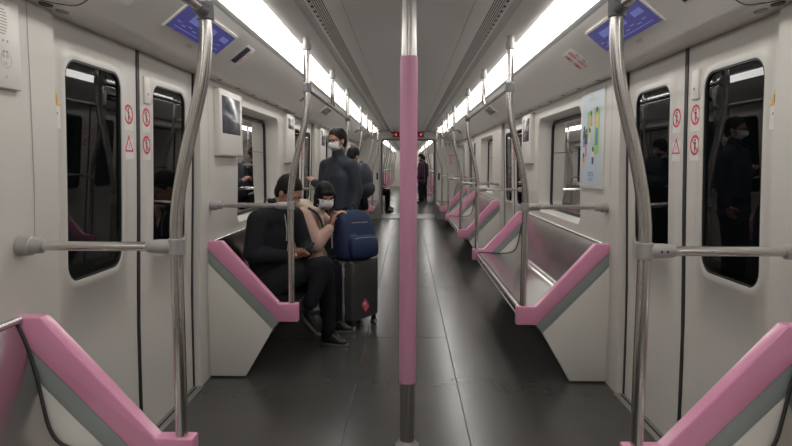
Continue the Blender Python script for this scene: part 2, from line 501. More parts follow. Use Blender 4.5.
# gangway bellows between the two cars
m = MB()
Ls = []
nr = 23
for k in range(nr):
    y = GA + (GB - GA)*k/(nr - 1); e = .0 if k % 2 else .03
    Ls.append([(x, y, z) for x, z in rrect(-.72 - e, .765 + e, -.01 - e*.2, 2.07 + e, .10)])
m.loops(Ls); struct(m, 'wall_gangway', 'lframe', smooth=10)
m = MB(); m.box((-.70, GA - .15, .0), (.745, GB + .12, .016)); struct(m, 'floor_gangway', 'sill', bevel=.004)

# small marks on the far bulkhead
t = empty('bulkhead_sign', (1.06, END1 - .12, 1.87))
m = MB(); glyphs(m, (1.06, END1 - .1225, 1.875), (1, 0, 0), (0, 0, 1), .26, .085, 3, 0); m.box((.92, END1 - .1215, 1.82), (1.20, END1 - .1205, 1.93), 1)
m.build('sign_plate', ['ink', 'paper'], t, t.location); tag(t, 'small white sign with dark characters high on the far bulkhead, right of the gangway', 'sign')
t = empty('red_notice', (1.09, END1 - .12, 1.5))
m = MB(); m.box((1.02, END1 - .123, 1.585), (1.16, END1 - .1205, 1.625), 0); m.box((1.07, END1 - .123, 1.40), (1.11, END1 - .1205, 1.585), 0); m.box((1.05, END1 - .123, 1.39), (1.13, END1 - .1205, 1.41), 0)
m.build('mark', 'pink', t, t.location); tag(t, 'pink T shaped mark on the far bulkhead below the dark sign', 'mark')
for x, lab in ((-.755, 'small black recessed handle on the bulkhead left of the gangway'), (.80, 'small black recessed handle on the bulkhead right of the gangway')):
    m = MB(); m.box((x - .022, -.010, 0), (x + .022, 0, .18)); o = m.build('recessed_handle', 'black', None, (x, 0, 0), bevel=.004)
    o.location = (x, END1 - .1205, .99); tag(o, lab, 'handle')
t = empty('led_display', (.02, END1 - .12, 2.06))
m = MB(); m.box((-.37, END1 - .19, 2.065), (.41, END1 - .12, 2.175)); m.build('housing', 'ledbox', t, t.location, bevel=.006)
for k in range(7):
    m = MB(); glyphs(m, (-.29 + k*.105, END1 - .1925, 2.12), (1, 0, 0), (0, 0, 1), .08, .07, 1, 0)
    m.build('lit_character', 'led', t, t.location); tag(t, 'dark display box with lit red characters above the gangway opening', 'display')
t = empty('security_camera', (-.36, END1 - .9, 2.2))
m = MB(); m.tube([(-.36, END1 - .9, 2.20), (-.36, END1 - .9, 2.16)], .045, 16); m.build('mount', 'cast', t, t.location)
m = MB(); m.tube([(-.36, END1 - .9, z) for z in (2.16, 2.14, 2.12, 2.105)], [.04, .038, .028, .008], 16); m.build('dome', 'black', t, t.location)
tag(t, 'small dark dome camera under the ceiling before the gangway, left of its display', 'camera')

# ------------------------------------------------------------------ ceiling lamps and grilles
def lamp_proto():
    root = empty('ceiling_lamp')
    a, b = -.797, .797
    pr = [(.866, 2.152), (.862, 2.137), (.845, 2.130), (.80, 2.132), (.74, 2.143), (.718, 2.152), (.705, 2.162), (.702, 2.180)]
    m = MB(); m.loops([[(x, a, z) for x, z in pr], [(x, b, z) for x, z in pr], [(x, b, z + .012) for x, z in pr], [(x, a, z + .012) for x, z in pr], [(x, a, z) for x, z in pr]], close=False)
    m.build('diffuser', 'light', root)
    m = MB(); m.prism([(.892, 2.127), (.896, 2.131), (.885, 2.142), (.868, 2.154), (.867, 2.142)], -.80, .80)
    m.build('edge_trim', 'lframe', root)
    m = MB()
    m.loops([[(x, b, z - .0005) for x, z in pr], [(x, b + .006, z - .0005) for x, z in pr], [(x, b + .006, z + .004) for x, z in pr], [(x, b, z + .004) for x, z in pr], [(x, b, z - .0005) for x, z in pr]], close=False)
    m.build('joint_strip', 'lframe', root)
    return root
lp = lamp_proto(); first = True
NUMW = ['nearest', 'second', 'third', 'fourth', 'fifth', 'sixth', 'seventh', 'eighth', 'ninth', 'tenth', 'eleventh', 'twelfth', 'thirteenth', 'fourteenth', 'fifteenth']
for s, sn in ((-1, 'left'), (1, 'right')):
    y = END0 + .85; k = 0
    while y < END2:
        if not (END1 - .7 < y < GB + .7):
            far = y > END1
            if y > 1.2 and not far: lab = '%s lit ceiling lamp segment from the camera in the %s light strip' % (NUMW[k], sn); k += 1
            elif far: lab = 'lit ceiling lamp in the %s light strip of the car beyond the gangway' % sn
            else: lab = 'lit ceiling lamp of the %s light strip above and behind the camera' % sn
            o = lp if first else dup(lp, (0, 0, 0))
            first = False
            o.location = (0, y, 0); o.rotation_euler = (0, 0, 0 if s > 0 else PI)
            tag(o, lab, 'ceiling lamp', 'ceiling lamps in the two light strips')
        y += 1.6

def grille(y0, y1, s, lab):
    root = empty('ventilation_grille', (s*.495, (y0+y1)/2, 2.2)); org = root.location
    m = MB()
    def bar(x0, x1, z0=2.198, z1=2.2012):
        m.box((min(s*x0, s*x1), y0, z0), (max(s*x0, s*x1), y1, z1))
    bar(.418, .424); bar(.566, .572)
    m.build('frame', 'ceil', root, org)
    m = MB()
    for k in range(5): bar(.4300 + k*.0120, .4362 + k*.0120)
    m.build('inner_slats', 'slat', root, org)
    m = MB()
    for k in range(6): bar(.5140 + k*.0088, .5184 + k*.0088)
    m.build('outer_slats', 'slat', root, org)
    m = MB(); bar(.501, .5115, 2.196, 2.2012)
    y = y0
    while y < y1 - .2:                       # notched rib between the two slat fields
        m.box((min(s*.488, s*.501), y, 2.198), (max(s*.488, s*.501), y + .055, 2.2012)); y += .105
    m.build('notched_rib', 'slat', root, org)
    tag(root, lab, 'ventilation grille')
for s, sn in ((-1, 'left'), (1, 'right')):
    grille(END0 + .1, END1 - .13, s, 'long slatted ventilation grille in the ceiling left of the centre' if s < 0 else 'long slatted ventilation grille in the ceiling right of the centre')
    grille(GB + .13, END2 - .1, s, 'ceiling ventilation grille of the car beyond the gangway, %s one' % sn)

# ------------------------------------------------------------------ handrails
def fl(a): return 1 - .06 * math.exp(-((math.sin(2*a)) / .22)**2)      # shallow flutes
def spline(pts, n=6):
    P = [Vector(p) for p in pts]; out = []
    for i in range(len(P) - 1):
        p0, p1, p2, p3 = P[max(i-1, 0)], P[i], P[i+1], P[min(i+2, len(P)-1)]
        for k in range(n):
            t = k/n
            out.append(.5*((2*p1) + (p2-p0)*t + (2*p0-5*p1+4*p2-p3)*t*t + (3*p1-p0-3*p2+p3)*t**3))
    out.append(P[-1]); return out
def pole_proto():
    """curved pole on the seat end, with its arm to the wall; right side, local y=0"""
    root = empty('grab_pole'); org = (.745, 0, 0)
    path = spline([(.745, 0, .4985), (.745, 0, .8), (.745, 0, 1.13), (.742, 0, 1.22), (.728, 0, 1.32), (.702, 0, 1.44), (.668, 0, 1.57), (.645, 0, 1.67), (.633, 0, 1.78), (.632, 0, 1.90), (.632, 0, 2.10)])
    path = [Vector(p) for p in path]
    m = MB(); m.tube(path, .0205, 56, prof=fl); m.build('pole', 'steel', root, org, smooth=70)
    m = MB(); m.tube([(.632, 0, z) for z in (2.103, 2.105, 2.143, 2.145, 2.180)], [.024, .028, .029, .020, .022], 24); m.build('ceiling_socket', 'cast', root, org)
    m = MB(); m.tube([(.745, 0, 1.103), (.745, 0, 1.106), (.745, 0, 1.154), (.745, 0, 1.157)], [.023, .026, .026, .023], 24)
    m.tube([(.76, 0, 1.13), (.80, 0, 1.13), (.835, 0, 1.13), (.840, 0, 1.13)], [.024, .0235, .020, .018], 20)
    c = m.build('clamp', 'cast', root, org)
    m = MB()
    for x in (.79, .808): m.tube([(x, -.024, 1.13), (x, -.0225, 1.13)], .004, 10)
    m.build('screw', 'ink', c, org)
    m = MB(); m.tube([(.83, 0, 1.13), (1.215, 0, 1.13)], .0155, 28, prof=lambda a: 1); m.build('crossbar', 'steel', root, org)
    m = MB(); m.tube([(1.180, 0, 1.13), (1.182, 0, 1.13), (1.212, 0, 1.13), (1.216, 0, 1.13), (1.252, 0, 1.13), (1.256, 0, 1.13)], [.021, .024, .026, .031, .033, .033], 24); m.build('wall_mount', 'cast', root, org)
    m = MB(); m.tube([(.632, 0, z) for z in (1.842, 1.845, 1.897, 1.90)], [.023, .0265, .0265, .023], 24); m.build('rail_clamp', 'clampd', root, org)
    return root
def screen_proto():
    root = empty('seat_end_screen'); org = (1.28, 0, 0); h = .029
    pk = [(1.279, .90), (1.187, .90), (.823, .497), (.700, .497), (.700, .378), (.828, .378), (1.279, .851)]
    m = MB(); m.prism(pk, -h, h); m.build('pink_rail', 'pink', root, org, bevel=.006, seg=3, label='glossy pink capping rail')
    gy = [(1.276, .848), (.8245, .378), (.868, .326), (1.276, .762)]
    m = MB(); m.prism(gy, -h + .006, h - .006); m.build('grey_band', 'band', root, org, bevel=.001, label='blue-grey diagonal band')
    wh = [(1.283, .762), (.868, .326), (1.050, .012), (1.283, .012)]
    m = MB(); m.prism(wh, -h + .007, h - .007); m.build('lower_panel', 'panel', root, org, bevel=.002, label='off-white lower panel')
    m = MB(); m.prism([(1.276, .0), (1.276, .013), (1.055, .013), (1.055, .0)], -h + .012, h - .012); m.build('foot_strip', 'black', root, org)
    return root
SH = [(1.262, .885), (1.232, .81), (1.206, .71), (1.188, .61), (1.172, .535), (1.146, .488), (1.10, .462), (1.02, .452), (.90, .455), (.80, .462), (.765, .462)]
def bench_proto(L, name='bench'):
    root = empty(name); org = (1.0, 0, 0); a, b = -L/2, L/2
    top = [(p.x, p.z) for p in spline([(x, 0, z) for x, z in SH], 4)]
    bot = [(x + .022*(1 if z > .5 else .4), z - (.006 if z > .5 else .024)) for x, z in top][::-1]
    m = MB(); m.prism(top + bot, a, b); m.build('seat_shell', 'seat', root, org, smooth=50)
    m = MB(); m.tube([(.752, a, .442), (.752, b, .442)], .019, 16); m.tube([(.742, a, .398), (.742, b, .398)], .010, 12)
    m.build('front_rail', 'steel', root, org)
    m = MB(); m.tube([(1.252, a, .892), (1.252, b, .892)], .012, 12); m.build('top_rail', 'steel', root, org)
    m = MB(); m.prism([(.90, .425), (.95, .36), (1.11, .02), (1.11, .0), (1.27, .0), (1.27, .40), (1.10, .425)], a, b); m.build('under_seat_cover', 'dark', root, org)
    for e in (a, b):
        m = MB(); d = .003 if e == a else -.003
        m.tube([(x - .002, e + d, z + .002) for x, z in top], .0042, 8)
        m.build('edge_seal', 'ink', root, org)
    return root
pole = pole_proto(); screen = screen_proto()
ends = []                                     # seat-end positions along the car
for c in C0: ends += [c - HP, c + HP]
ends1 = []
for c in C1: ends1 += [c - HP, c + HP]
firstp = True
def endlab(k, sn):
    near = {0: 'at the far end of the %s bench beside the camera', 1: 'at the near end of the second %s bench', 2: 'at the far end of the second %s bench',
            3: 'at the near end of the third %s bench', 4: 'at the far end of the third %s bench', 5: 'at the near end of the short %s bench by the gangway'}
    return near[k] % sn
for s, sn in ((-1, 'left'), (1, 'right')):
    sh = 0 if s < 0 else -.035
    for k, y in enumerate(ends[1:] + ends1):
        kk = k - 2
        if k < 2: w = 'behind the camera, %s side, %s' % (sn, ('further', 'closer')[k])
        elif k <= 7: w = endlab(k - 2, sn) if k - 2 < 6 else ''
        else: w = 'in the car beyond, %s side, %s along' % (sn, NUMW[k - 7] if k > 7 else 'nearest')
        if y > 36: continue
        o = pole if firstp else dup(pole, (0, 0, 0)); q = screen if firstp else dup(screen, (0, 0, 0)); firstp = False
        o.location = (s*.745, y + sh, 0); o.rotation_euler = (0, 0, 0 if s > 0 else PI)
        q.location = (s*1.28, y + sh, 0); q.rotation_euler = (0, 0, 0 if s > 0 else PI)
        tag(o, 'curved steel grab pole ' + w, 'grab pole', 'curved grab poles at the bench ends')
        tag(q, 'pink-capped end screen ' + w, 'seat end screen', 'pink-capped screens at the bench ends')

BEN = {}
def bench_at(y0, y1, s, lab):
    L = round(y1 - y0 - .06, 3)
    if L not in BEN: o = BEN[L] = bench_proto(L)
    else: o = dup(BEN[L], (0, 0, 0))
    o.location = (s*1.0, (y0 + y1)/2, 0); o.rotation_euler = (0, 0, 0 if s > 0 else PI)
    tag(o, lab, 'bench', 'stainless steel benches along the walls')
RAIL = {}
def rail_at(y0, y1, s, lab, hang=True, close=True):
    L = round(y1 - y0, 3); key = (L, hang)
    if key not in RAIL:
        root = empty('overhead_rail'); org = (.632, 0, 1.87); a, b = -L/2, L/2
        m = MB(); m.tube([(.632, a + .026, 1.87), (.632, b - .026, 1.87)], .0165, 20); m.build('rail', 'steel', root, org)
        for e, d in ((a + .027, .05), (b - .027, -.05)):
            m = MB(); m.tube([(.632, e, 1.87), (.632, e + d*.7, 1.87), (.632, e + d, 1.87)], [.023, .021, .018], 18)
            m.build('end_socket', 'clampd', root, org)
        if hang:
            m = MB(); m.tube(spline([(.632, -.16, 1.872), (.632, -.09, 1.875), (.632, -.025, 1.90), (.632, 0, 1.96), (.632, 0, 2.02), (.632, 0, 2.10)], 5), .0165, 20); m.build('hanger', 'steel', root, org)
            m = MB(); m.tube([(.632, 0, z) for z in (2.103, 2.105, 2.143, 2.145, 2.180)], [.022, .027, .028, .019, .021], 24); m.build('ceiling_socket', 'cast', root, org)
        RAIL[key] = root; o = root
    else: o = dup(RAIL[key], (0, 0, 0))
    o.location = (s*.632, (y0 + y1)/2, 1.87); o.rotation_euler = (0, 0, 0 if s > 0 else PI)
    tag(o, lab, 'overhead rail', 'overhead rails above the benches')
for s, sn in ((-1, 'left'), (1, 'right')):
    sh = 0 if s < 0 else -.035
    E = ends
    for (a, b), w in (((E[1], E[2]), 'beside the camera'), ((E[3], E[4]), 'second from the camera'), ((E[5], E[6]), 'third from the camera')):
        bench_at(a + sh, b + sh, s, 'stainless steel bench on the %s side, %s' % (sn, w))
        rail_at(a + sh, b + sh, s, 'overhead steel rail above the %s bench, %s' % (sn, w))
    bench_at(E[7] + sh, END1 - .12, s, 'short steel bench on the %s side next to the gangway' % sn)
    bench_at(GB + .12, C1[0] - HP + sh, s, 'steel bench on the %s side just beyond the gangway' % sn)
    bench_at(C1[0] + HP + sh, C1[1] - HP + sh, s, 'steel bench on the %s side deep in the car beyond the gangway' % sn)
    rail_at(C1[0] + HP + sh, C1[1] - HP + sh, s, 'overhead steel rail on the %s side of the car beyond the gangway' % sn)

# centre poles
def centre_proto():
    root = empty('centre_pole')
    g = lambda a: 1 - .14 * math.exp(-((math.sin(1.0*a)) / .10)**2)
    m = MB(); m.tube([(0, 0, .02), (0, 0, 1.1), (0, 0, 2.17)], .0355, 64, prof=lambda a: g(a + 0*PI)); m.build('pole', 'csteel', root, smooth=70)
    m = MB(); m.tube([(0, 0, .325), (0, 0, .328), (0, 0, 1.897), (0, 0, 1.90)], [.038, .041, .041, .038], 48, prof=lambda a: 1 - .05*math.exp(-((math.sin(a))/.12)**2)); m.build('pink_sleeve', 'pinkp', root, label='matt pink grip sleeve')
    m = MB(); m.tube([(0, 0, 0), (0, 0, .008), (0, 0, .012), (0, 0, .03)], [.058, .058, .050, .040], 32); m.build('floor_flange', 'cast', root)
    m = MB(); m.tube([(0, 0, 2.205), (0, 0, 2.19), (0, 0, 2.16), (0, 0, 2.158)], [.065, .058, .042, .038], 32); m.build('ceiling_flange', 'cast', root)
    return root
cp = centre_proto()
for k, (y, w) in enumerate(((2.97, 'nearest the camera, in front of everything'), (7.61, 'in line behind the nearest one, at the second doorway'), (12.26, 'in line behind the nearest one, at the third doorway'), (20.45, 'in the car beyond the gangway'))):
    o = cp if k == 0 else dup(cp, (0, 0, 0)); o.location = (.006, y, 0)
    tag(o, 'centre pole with pink sleeve ' + w, 'centre pole', 'centre poles with pink sleeves')

# ------------------------------------------------------------------ cove displays, stickers, downlights
cu = Vector((0, -1, 0))                        # reading direction on the right cove
cv = Vector((-.243, 0, .193)).normalized()    # up the slope
cn = Vector((-.193, 0, -.243)).normalized()   # out of the slope
def cove(x, y, e=0):                            # point on the right cove surface
    t = (1.128 - x)/.243; return Vector((x, y, 1.942 + .193*t)) + cn*e
def route_display(c, s, lab, big=True):
    root = empty('route_display'); L, H = (.72, .135) if big else (.50, .10)
    org = Vector((1.0, 0, 2.04)); ctr = cove(1.002, 0, .006)
    def B(mb, uc, vc, w, h, e0, e1, m):
        c0 = ctr + cu*uc + cv*vc
        P = [c0 + cu*a*w/2 + cv*b*h/2 for a, b in ((-1,-1),(1,-1),(1,1),(-1,1))]
        mb.loops([[p + cn*e0 for p in P], [p + cn*e1 for p in P]], m, True, True, True)
    m = MB(); B(m, 0, 0, L + .03, H + .024, -.007, .001, 0); m.build('bezel', 'frame', root, org)
    m = MB(); B(m, 0, 0, L, H, -.003, .002, 0); sc = m.build('screen', 'screen' if big else 'screenoff', root, org)
    m = MB()
    if big:
        B(m, -.06, .022, .34, .038, .002, .0026, 0)
        B(m, .26, .022, .11, .030, .002, .0026, 0)
        for k in range(9): B(m, -.30 + k*.07, -.018 - .010*(k % 2), .045, .006, .002, .0026, 0)
        B(m, 0, -.046, .62, .004, .002, .0026, 0)
    else: B(m, 0, 0, .2, .03, .002, .0026, 0)
    m.build('screen_text', 'screenl' if big else 'greytext', sc, org)
    root.location = (s*1.0, c, 2.04); root.rotation_euler = (0, 0, 0 if s > 0 else PI)
    m = MB(); glyphs(m, ctr + cn*-.004 + cv*-.105 + cu*.02, cu, cv, .07, .022, 3, 0); m.build('caption', 'greytext', root, org)
    tag(root, lab, 'display')
for c, w in ((C0[1] + .05, 'over the nearest'), (C0[2], 'over the second'), (C0[3], 'over the third')):
    for s, sn in ((-1, 'left'), (1, 'right')):
        route_display(c + (.09 if s < 0 else 0), s, 'long %s route display in the cove %s %s doorway' % ('lit blue' if c < 4 else 'dark', w, sn), c < 4)
def cove_notice(y, x, s, w, h, kind, lab):
    root = empty('cove_notice'); org = Vector((x, 0, 2.0)); ctr = cove(x, 0, .0)
    m = MB()
    P = [ctr + cu*a*w/2 + cv*b*h/2 for a, b in ((-1,-1),(1,-1),(1,1),(-1,1))]
    m.loops([[p + cn*.0005 for p in P], [p + cn*.002 for p in P]], 0, True, True, True)
    e = ctr + cn*.0026
    if kind == 'dark':
        quad(m, e - cu*w*.16 , cu, cv, w*.55, h*.84, 1); glyphs(m, e + cu*w*.30 + cv*h*.2, cu, cv, w*.25, h*.2, 3, 2); glyphs(m, e + cu*w*.30 - cv*h*.2, cu, cv, w*.25, h*.2, 3, 3)
    elif kind == 'rings':
        for k, (a, b, mm) in enumerate(((-.3, .22, 2), (.12, .25, 2), (-.3, -.25, 2), (.12, -.25, 3))):
            q = e + cu*a*w + cv*b*h
            ring(m, q, cu, cv, h*.19, h*.13, mm); disc(m, q, cu, cv, h*.09, 3 if k % 2 else 1)
        glyphs(m, e + cu*w*.38 + cv*h*.15, cu, cv, w*.18, h*.14, 2, 1); glyphs(m, e + cu*w*.38 - cv*h*.2, cu, cv, w*.18, h*.14, 2, 1)
    else:
        disc(m, e - cu*w*.3 + cv*h*.2, cu, cv, h*.16, 2); disc(m, e - cu*w*.3 - cv*h*.25, cu, cv, h*.15, 3)
        for k in (.3, .05, -.2): glyphs(m, e + cu*w*.15 + cv*h*k, cu, cv, w*.42, h*.13, 5, 1)
    m.build('sticker', ['paper' if kind != 'dots' else 'cove', 'screenoff' if kind == 'dark' else 'ink', 'red', 'orange'], root, org)
    root.location = (s*x, y, 2.0); root.rotation_euler = (0, 0, 0 if s > 0 else PI)
    tag(root, lab, 'sticker')
cove_notice(3.80, 1.00, -1, .18, .15, 'dark', 'small dark notice in the left cove just past the nearest route display')
cove_notice(2.35, 1.00, 1, .17, .13, 'dark', 'small dark notice in the right cove just before the nearest route display')
cove_notice(3.85, 1.02, 1, .24, .15, 'rings', 'sticker with red prohibition circles in the right cove past the nearest display')
cove_notice(2.25, 1.00, -1, .30, .17, 'dots', 'sticker with red and orange dots in the left cove before the nearest display')
cove_notice(6.15, 1.02, -1, .20, .10, 'dark', 'small notice in the left cove above the standing man')
# recessed downlights along the lower lip of the cove
for s, sn in ((-1, 'left'), (1, 'right')):
    m = MB(); k = 0
    for bay in ((3.75, 6.85), (8.4, 11.5)):
        yy = bay[0] + .25
        while yy < bay[1]:
            k += 1
            t = empty('spot_light_fitting', (s*1.20, yy, 1.92))
            m = MB(); m.tube([(s*1.20, yy, 1.9295), (s*1.20, yy, 1.924)], [.017, .015], 16); m.build('rim', 'cast', t, t.location)
            m = MB(); m.tube([(s*1.20, yy, 1.925), (s*1.20, yy, 1.9232)], .010, 12); m.build('lens', 'ink', t, t.location)
            tag(t, '%s small round fitting from the camera under the edge of the %s cove' % ((NUMW + ['sixteenth', 'seventeenth', 'eighteenth'])[k - 1], sn), 'fitting', 'small round fittings under the cove edges')
            yy += .44
    for yy, mt, w in ((2.12, 'ink', 'black oval fitting'), (2.22, 'cast', 'grey oval fitting')):
        o = MB(); o.tube([(0, 0, .006), (0, 0, 0)], [.034, .030], 20, prof=lambda a: 1 if True else 1)
        o = o.build('oval_fitting', mt); o.scale = (.55, 1, 1); o.location = (s*1.215, yy, 1.925)
        tag(o, '%s under the cove edge above the nearest %s doorway' % (w, sn), 'fitting')
# access hatch joint lines on the coves
for s, sn in ((-1, 'left'), (1, 'right')):
    t = empty('cove_hatch', (s*1.0, 2.15, 2.0))
    pts = [cove(.93, 2.19, .0008), cove(1.05, 2.19, .0008), cove(1.10, 2.185, .0008), Vector((1.133, 2.165, 1.9355)), Vector((1.165, 2.11, 1.9265)), Vector((1.23, 2.03, 1.930))]
    pts = [Vector((s*p.x, p.y, p.z)) for p in pts]
    m = MB(); m.tube(spline(pts, 4), .0018, 6); m.build('hatch_joint', 'ink', t, t.location)
    tag(t, 'curved hatch joint in the %s cove above the nearest doorway' % sn, 'hatch')

# ------------------------------------------------------------------ wall boxes, poster, intercom
def wall_box(y0, y1, z0, z1, s, lab, screen=(.04, .07), zsplit=.42):
    root = empty('wall_display', (s*1.25, (y0+y1)/2, z0)); org = root.location
    m = MB(); X0, X1 = s*1.205, s*1.262
    m.box((min(X0, X1), y0, z0), (max(X0, X1), y1, z1)); m.build('case', 'frame', root, org, bevel=.012, seg=3)
    zb = z0 + (z1 - z0)*zsplit; X = s*1.2035
    m = MB(); m.box((min(X, s*1.207), y0 + screen[0], zb), (max(X, s*1.207), y1 - screen[1], z1 - .045)); m.build('screen', 'screenoff', root, org, bevel=.001)
    tag(root, lab, 'wall display')
wall_box(4.02, 4.56, 1.445, 1.885, -1, 'white wall box with dark display left of the left window, nearest to the camera', zsplit=.34)
wall_box(6.28, 6.68, 1.40, 1.90, -1, 'white wall box with small dark display between the left window and the standing man', zsplit=.70)
wall_box(6.18, 6.62, 1.40, 1.90, 1, 'white wall box with small dark display beyond the right window', zsplit=.45)
wall_box(8.72, 9.2, 1.40, 1.90, -1, 'far white wall box with dark display just past the second left doorway', zsplit=.5)
m = MB()
t = empty('advertising_poster', (1.25, 4.21, 1.24)); org = t.location
m.box((1.238, 3.975, 1.235), (1.262, 4.485, 1.905)); m.build('frame', 'frame', t, org, bevel=.006)
m = MB(); X = 1.2372; u = Vector((0, -1, 0)); v = Vector((0, 0, 1))
def ap(a, b, e=0): return Vector((X - e, 4.23 - a*.23, 1.57 + b*.31))     # a,b in -1..1, a to the right as read
def apoly(pts, m_, e): m.poly([ap(a, b, e) for a, b in pts], m_)
apoly([(-1,-1),(1,-1),(1,1),(-1,1)], 0, 0)
glyphs(m, ap(0, .84, .0008), u, v, .16, .03, 5, 5); disc(m, ap(-.05, .93, .0008), u, v, .012, 5)
apoly([(-.45,.05),(-.05,.0),(-.05,.62),(-.45,.58)], 1, .0004); apoly([(.25,-.38),(.75,-.30),(.75,.62),(.25,.66)], 1, .0004)
apoly([(.10,-.1),(.30,-.1),(.30,.30),(.10,.30)], 0, .0006)
def afig(a, b, h, c1, c2):
    disc(m, ap(a, b + h*.44, .0012), u, v, .018, 7)
    apoly([(a-.11,b+h*.34),(a+.11,b+h*.34),(a+.13,b-h*.05),(a-.13,b-h*.05)], c1, .0010)
    apoly([(a-.10,b-h*.05),(a+.10,b-h*.05),(a+.09,b-h*.5),(a-.08,b-h*.5)], c2, .0010)
afig(-.05, .30, .55, 3, 6); afig(.50, .25, .80, 2, 4); afig(-.50, -.08, .60, 7, 3); afig(-.15, -.05, .55, 6, 0)
afig(-.72, .05, .45, 7, 4); afig(.20, -.38, .34, 6, 7); afig(-.74, -.48, .3, 3, 2)
glyphs(m, ap(.05, -.76, .0008), u, v, .13, .035, 4, 4); glyphs(m, ap(.05, -.88, .0008), u, v, .10, .022, 5, 4)
m.build('picture', ['adbg', 'adg', 'ady', 'adp', 'adb', 'adlogo', 'paper', 'ink'], t, org)
tag(t, 'framed pale blue and green advertising poster on the right wall', 'poster')

t = empty('intercom_unit', (-1.26, 1.90, 1.63)); org = t.location
m = MB(); m.box((-1.262, 1.72, 1.625), (-1.228, 1.99, 1.895)); m.build('case', 'frame', t, org, bevel=.006)
m = MB(); X = -1.2275; u = Vector((0, 1, 0)); v = Vector((0, 0, 1))
for i in range(9):
    w = .055 * math.sqrt(max(0, 1 - ((i - 4)/4.8)**2)); quad(m, (X, 1.90, 1.825 + (i-4)*.009), u, v, w, .0032, 0)
m.build('speaker_slots', 'greytext', t, org)
for k in range(3): m = MB(); disc(m, (X, 1.88 + k*.022, 1.768), u, v, .004, 0); m.build('indicator_light', 'greytext', t, org)
for z, w in ((1.735, .03), (1.722, .035), (1.700, .02), (1.66, .012), (1.878, .05)): m = MB(); glyphs(m, (X, 1.91, z), u, v, w, .010 if z < 1.8 else .006, 2 if z < 1.8 else 5, 0); m.build('printed_line', 'greytext', t, org)
m = MB(); ring(m, (X, 1.913, 1.712), u, v, .026, .0245, 0); m.build('printed_ring', 'greytext', t, org)
tag(t, 'white passenger intercom unit on the left wall, nearest the camera', 'intercom')
t = empty('emergency_notice', (-1.259, 1.90, 1.49)); m = MB(); dY = -.07
m.box((-1.2605, 1.79, 1.485), (-1.2565, 2.01, 1.60), 0); X = -1.2558
m.poly([(X, 1.80, 1.535), (X, 1.86, 1.535), (X, 1.83, 1.58)], 2)
for k, z in enumerate((1.585, 1.568, 1.545, 1.523, 1.503)): glyphs(m, (X, 1.935, z), u, v, .10 - .01*(k % 2), .010 if k != 3 else .016, 6, 1)
m.build('sheet', ['paper', 'red', 'yellow'], t, t.location)
tag(t, 'white emergency notice with red lines below the intercom on the left wall', 'sticker')

# ------------------------------------------------------------------ people
DEPS = []
def blob(name, prims, vox, material, parent=None, origin=(0, 0, 0), smooth=4, cuts=None, label=None):
    """one continuous surface grown from tapered limbs ('c') and ellipsoids ('e')"""
    bm = bmesh.new()
    for p in prims:
        if p[0] == 'e':
            _, c, r, R = (*p, None)[:4] if len(p) < 4 else p
            g = bmesh.ops.create_icosphere(bm, subdivisions=3, radius=1)
            R = R or Matrix.Identity(3)
            for v_ in g['verts']: v_.co = Vector(c) + R @ Vector((v_.co.x*r[0], v_.co.y*r[1], v_.co.z*r[2]))
        else:
            pts = p[1]
            for i, (q, r) in enumerate(pts):
                g = bmesh.ops.create_icosphere(bm, subdivisions=2, radius=r)
                for v_ in g['verts']: v_.co += Vector(q)
                if i:
                    a, ra = Vector(pts[i-1][0]), pts[i-1][1]; b, rb = Vector(q), r
                    d = b - a
                    if d.length < 1e-4: continue
                    g = bmesh.ops.create_cone(bm, cap_ends=True, segments=16, radius1=ra, radius2=rb, depth=d.length)
                    Rm = d.to_track_quat('Z', 'Y').to_matrix()
                    for v_ in g['verts']: v_.co = Rm @ v_.co + (a + b)/2
    me = bpy.data.meshes.new('tmp'); bm.to_mesh(me); bm.free()
    o = bpy.data.objects.new('tmp', me); COL.objects.link(o)
    md = o.modifiers.new('r', 'REMESH'); md.mode = 'VOXEL'; md.voxel_size = vox
    ms = o.modifiers.new('s', 'SMOOTH'); ms.iterations = smooth; ms.factor = .5
    bpy.context.view_layer.update()
    ev = o.evaluated_get(bpy.context.evaluated_depsgraph_get())
    res = bpy.data.meshes.new_from_object(ev)
    bpy.data.objects.remove(o); bpy.data.meshes.remove(me)
    bm = bmesh.new(); bm.from_mesh(res)
    for (co, no) in (cuts or []):
        bmesh.ops.bisect_plane(bm, geom=bm.verts[:] + bm.edges[:] + bm.faces[:], plane_co=Vector(co), plane_no=Vector(no), clear_outer=True)
        be = [e for e in bm.edges if e.is_boundary]
        if be: bmesh.ops.holes_fill(bm, edges=be, sides=0)
    for v_ in bm.verts: v_.co -= Vector(origin)
    for f in bm.faces: f.smooth = True
    bm.to_mesh(res); bm.free(); res.name = name
    res.materials.clear(); res.materials.append(M[material])
    ob = bpy.data.objects.new(name, res); COL.objects.link(ob)
    if parent: ob.parent = parent
    if label: ob['label'] = label
    return ob

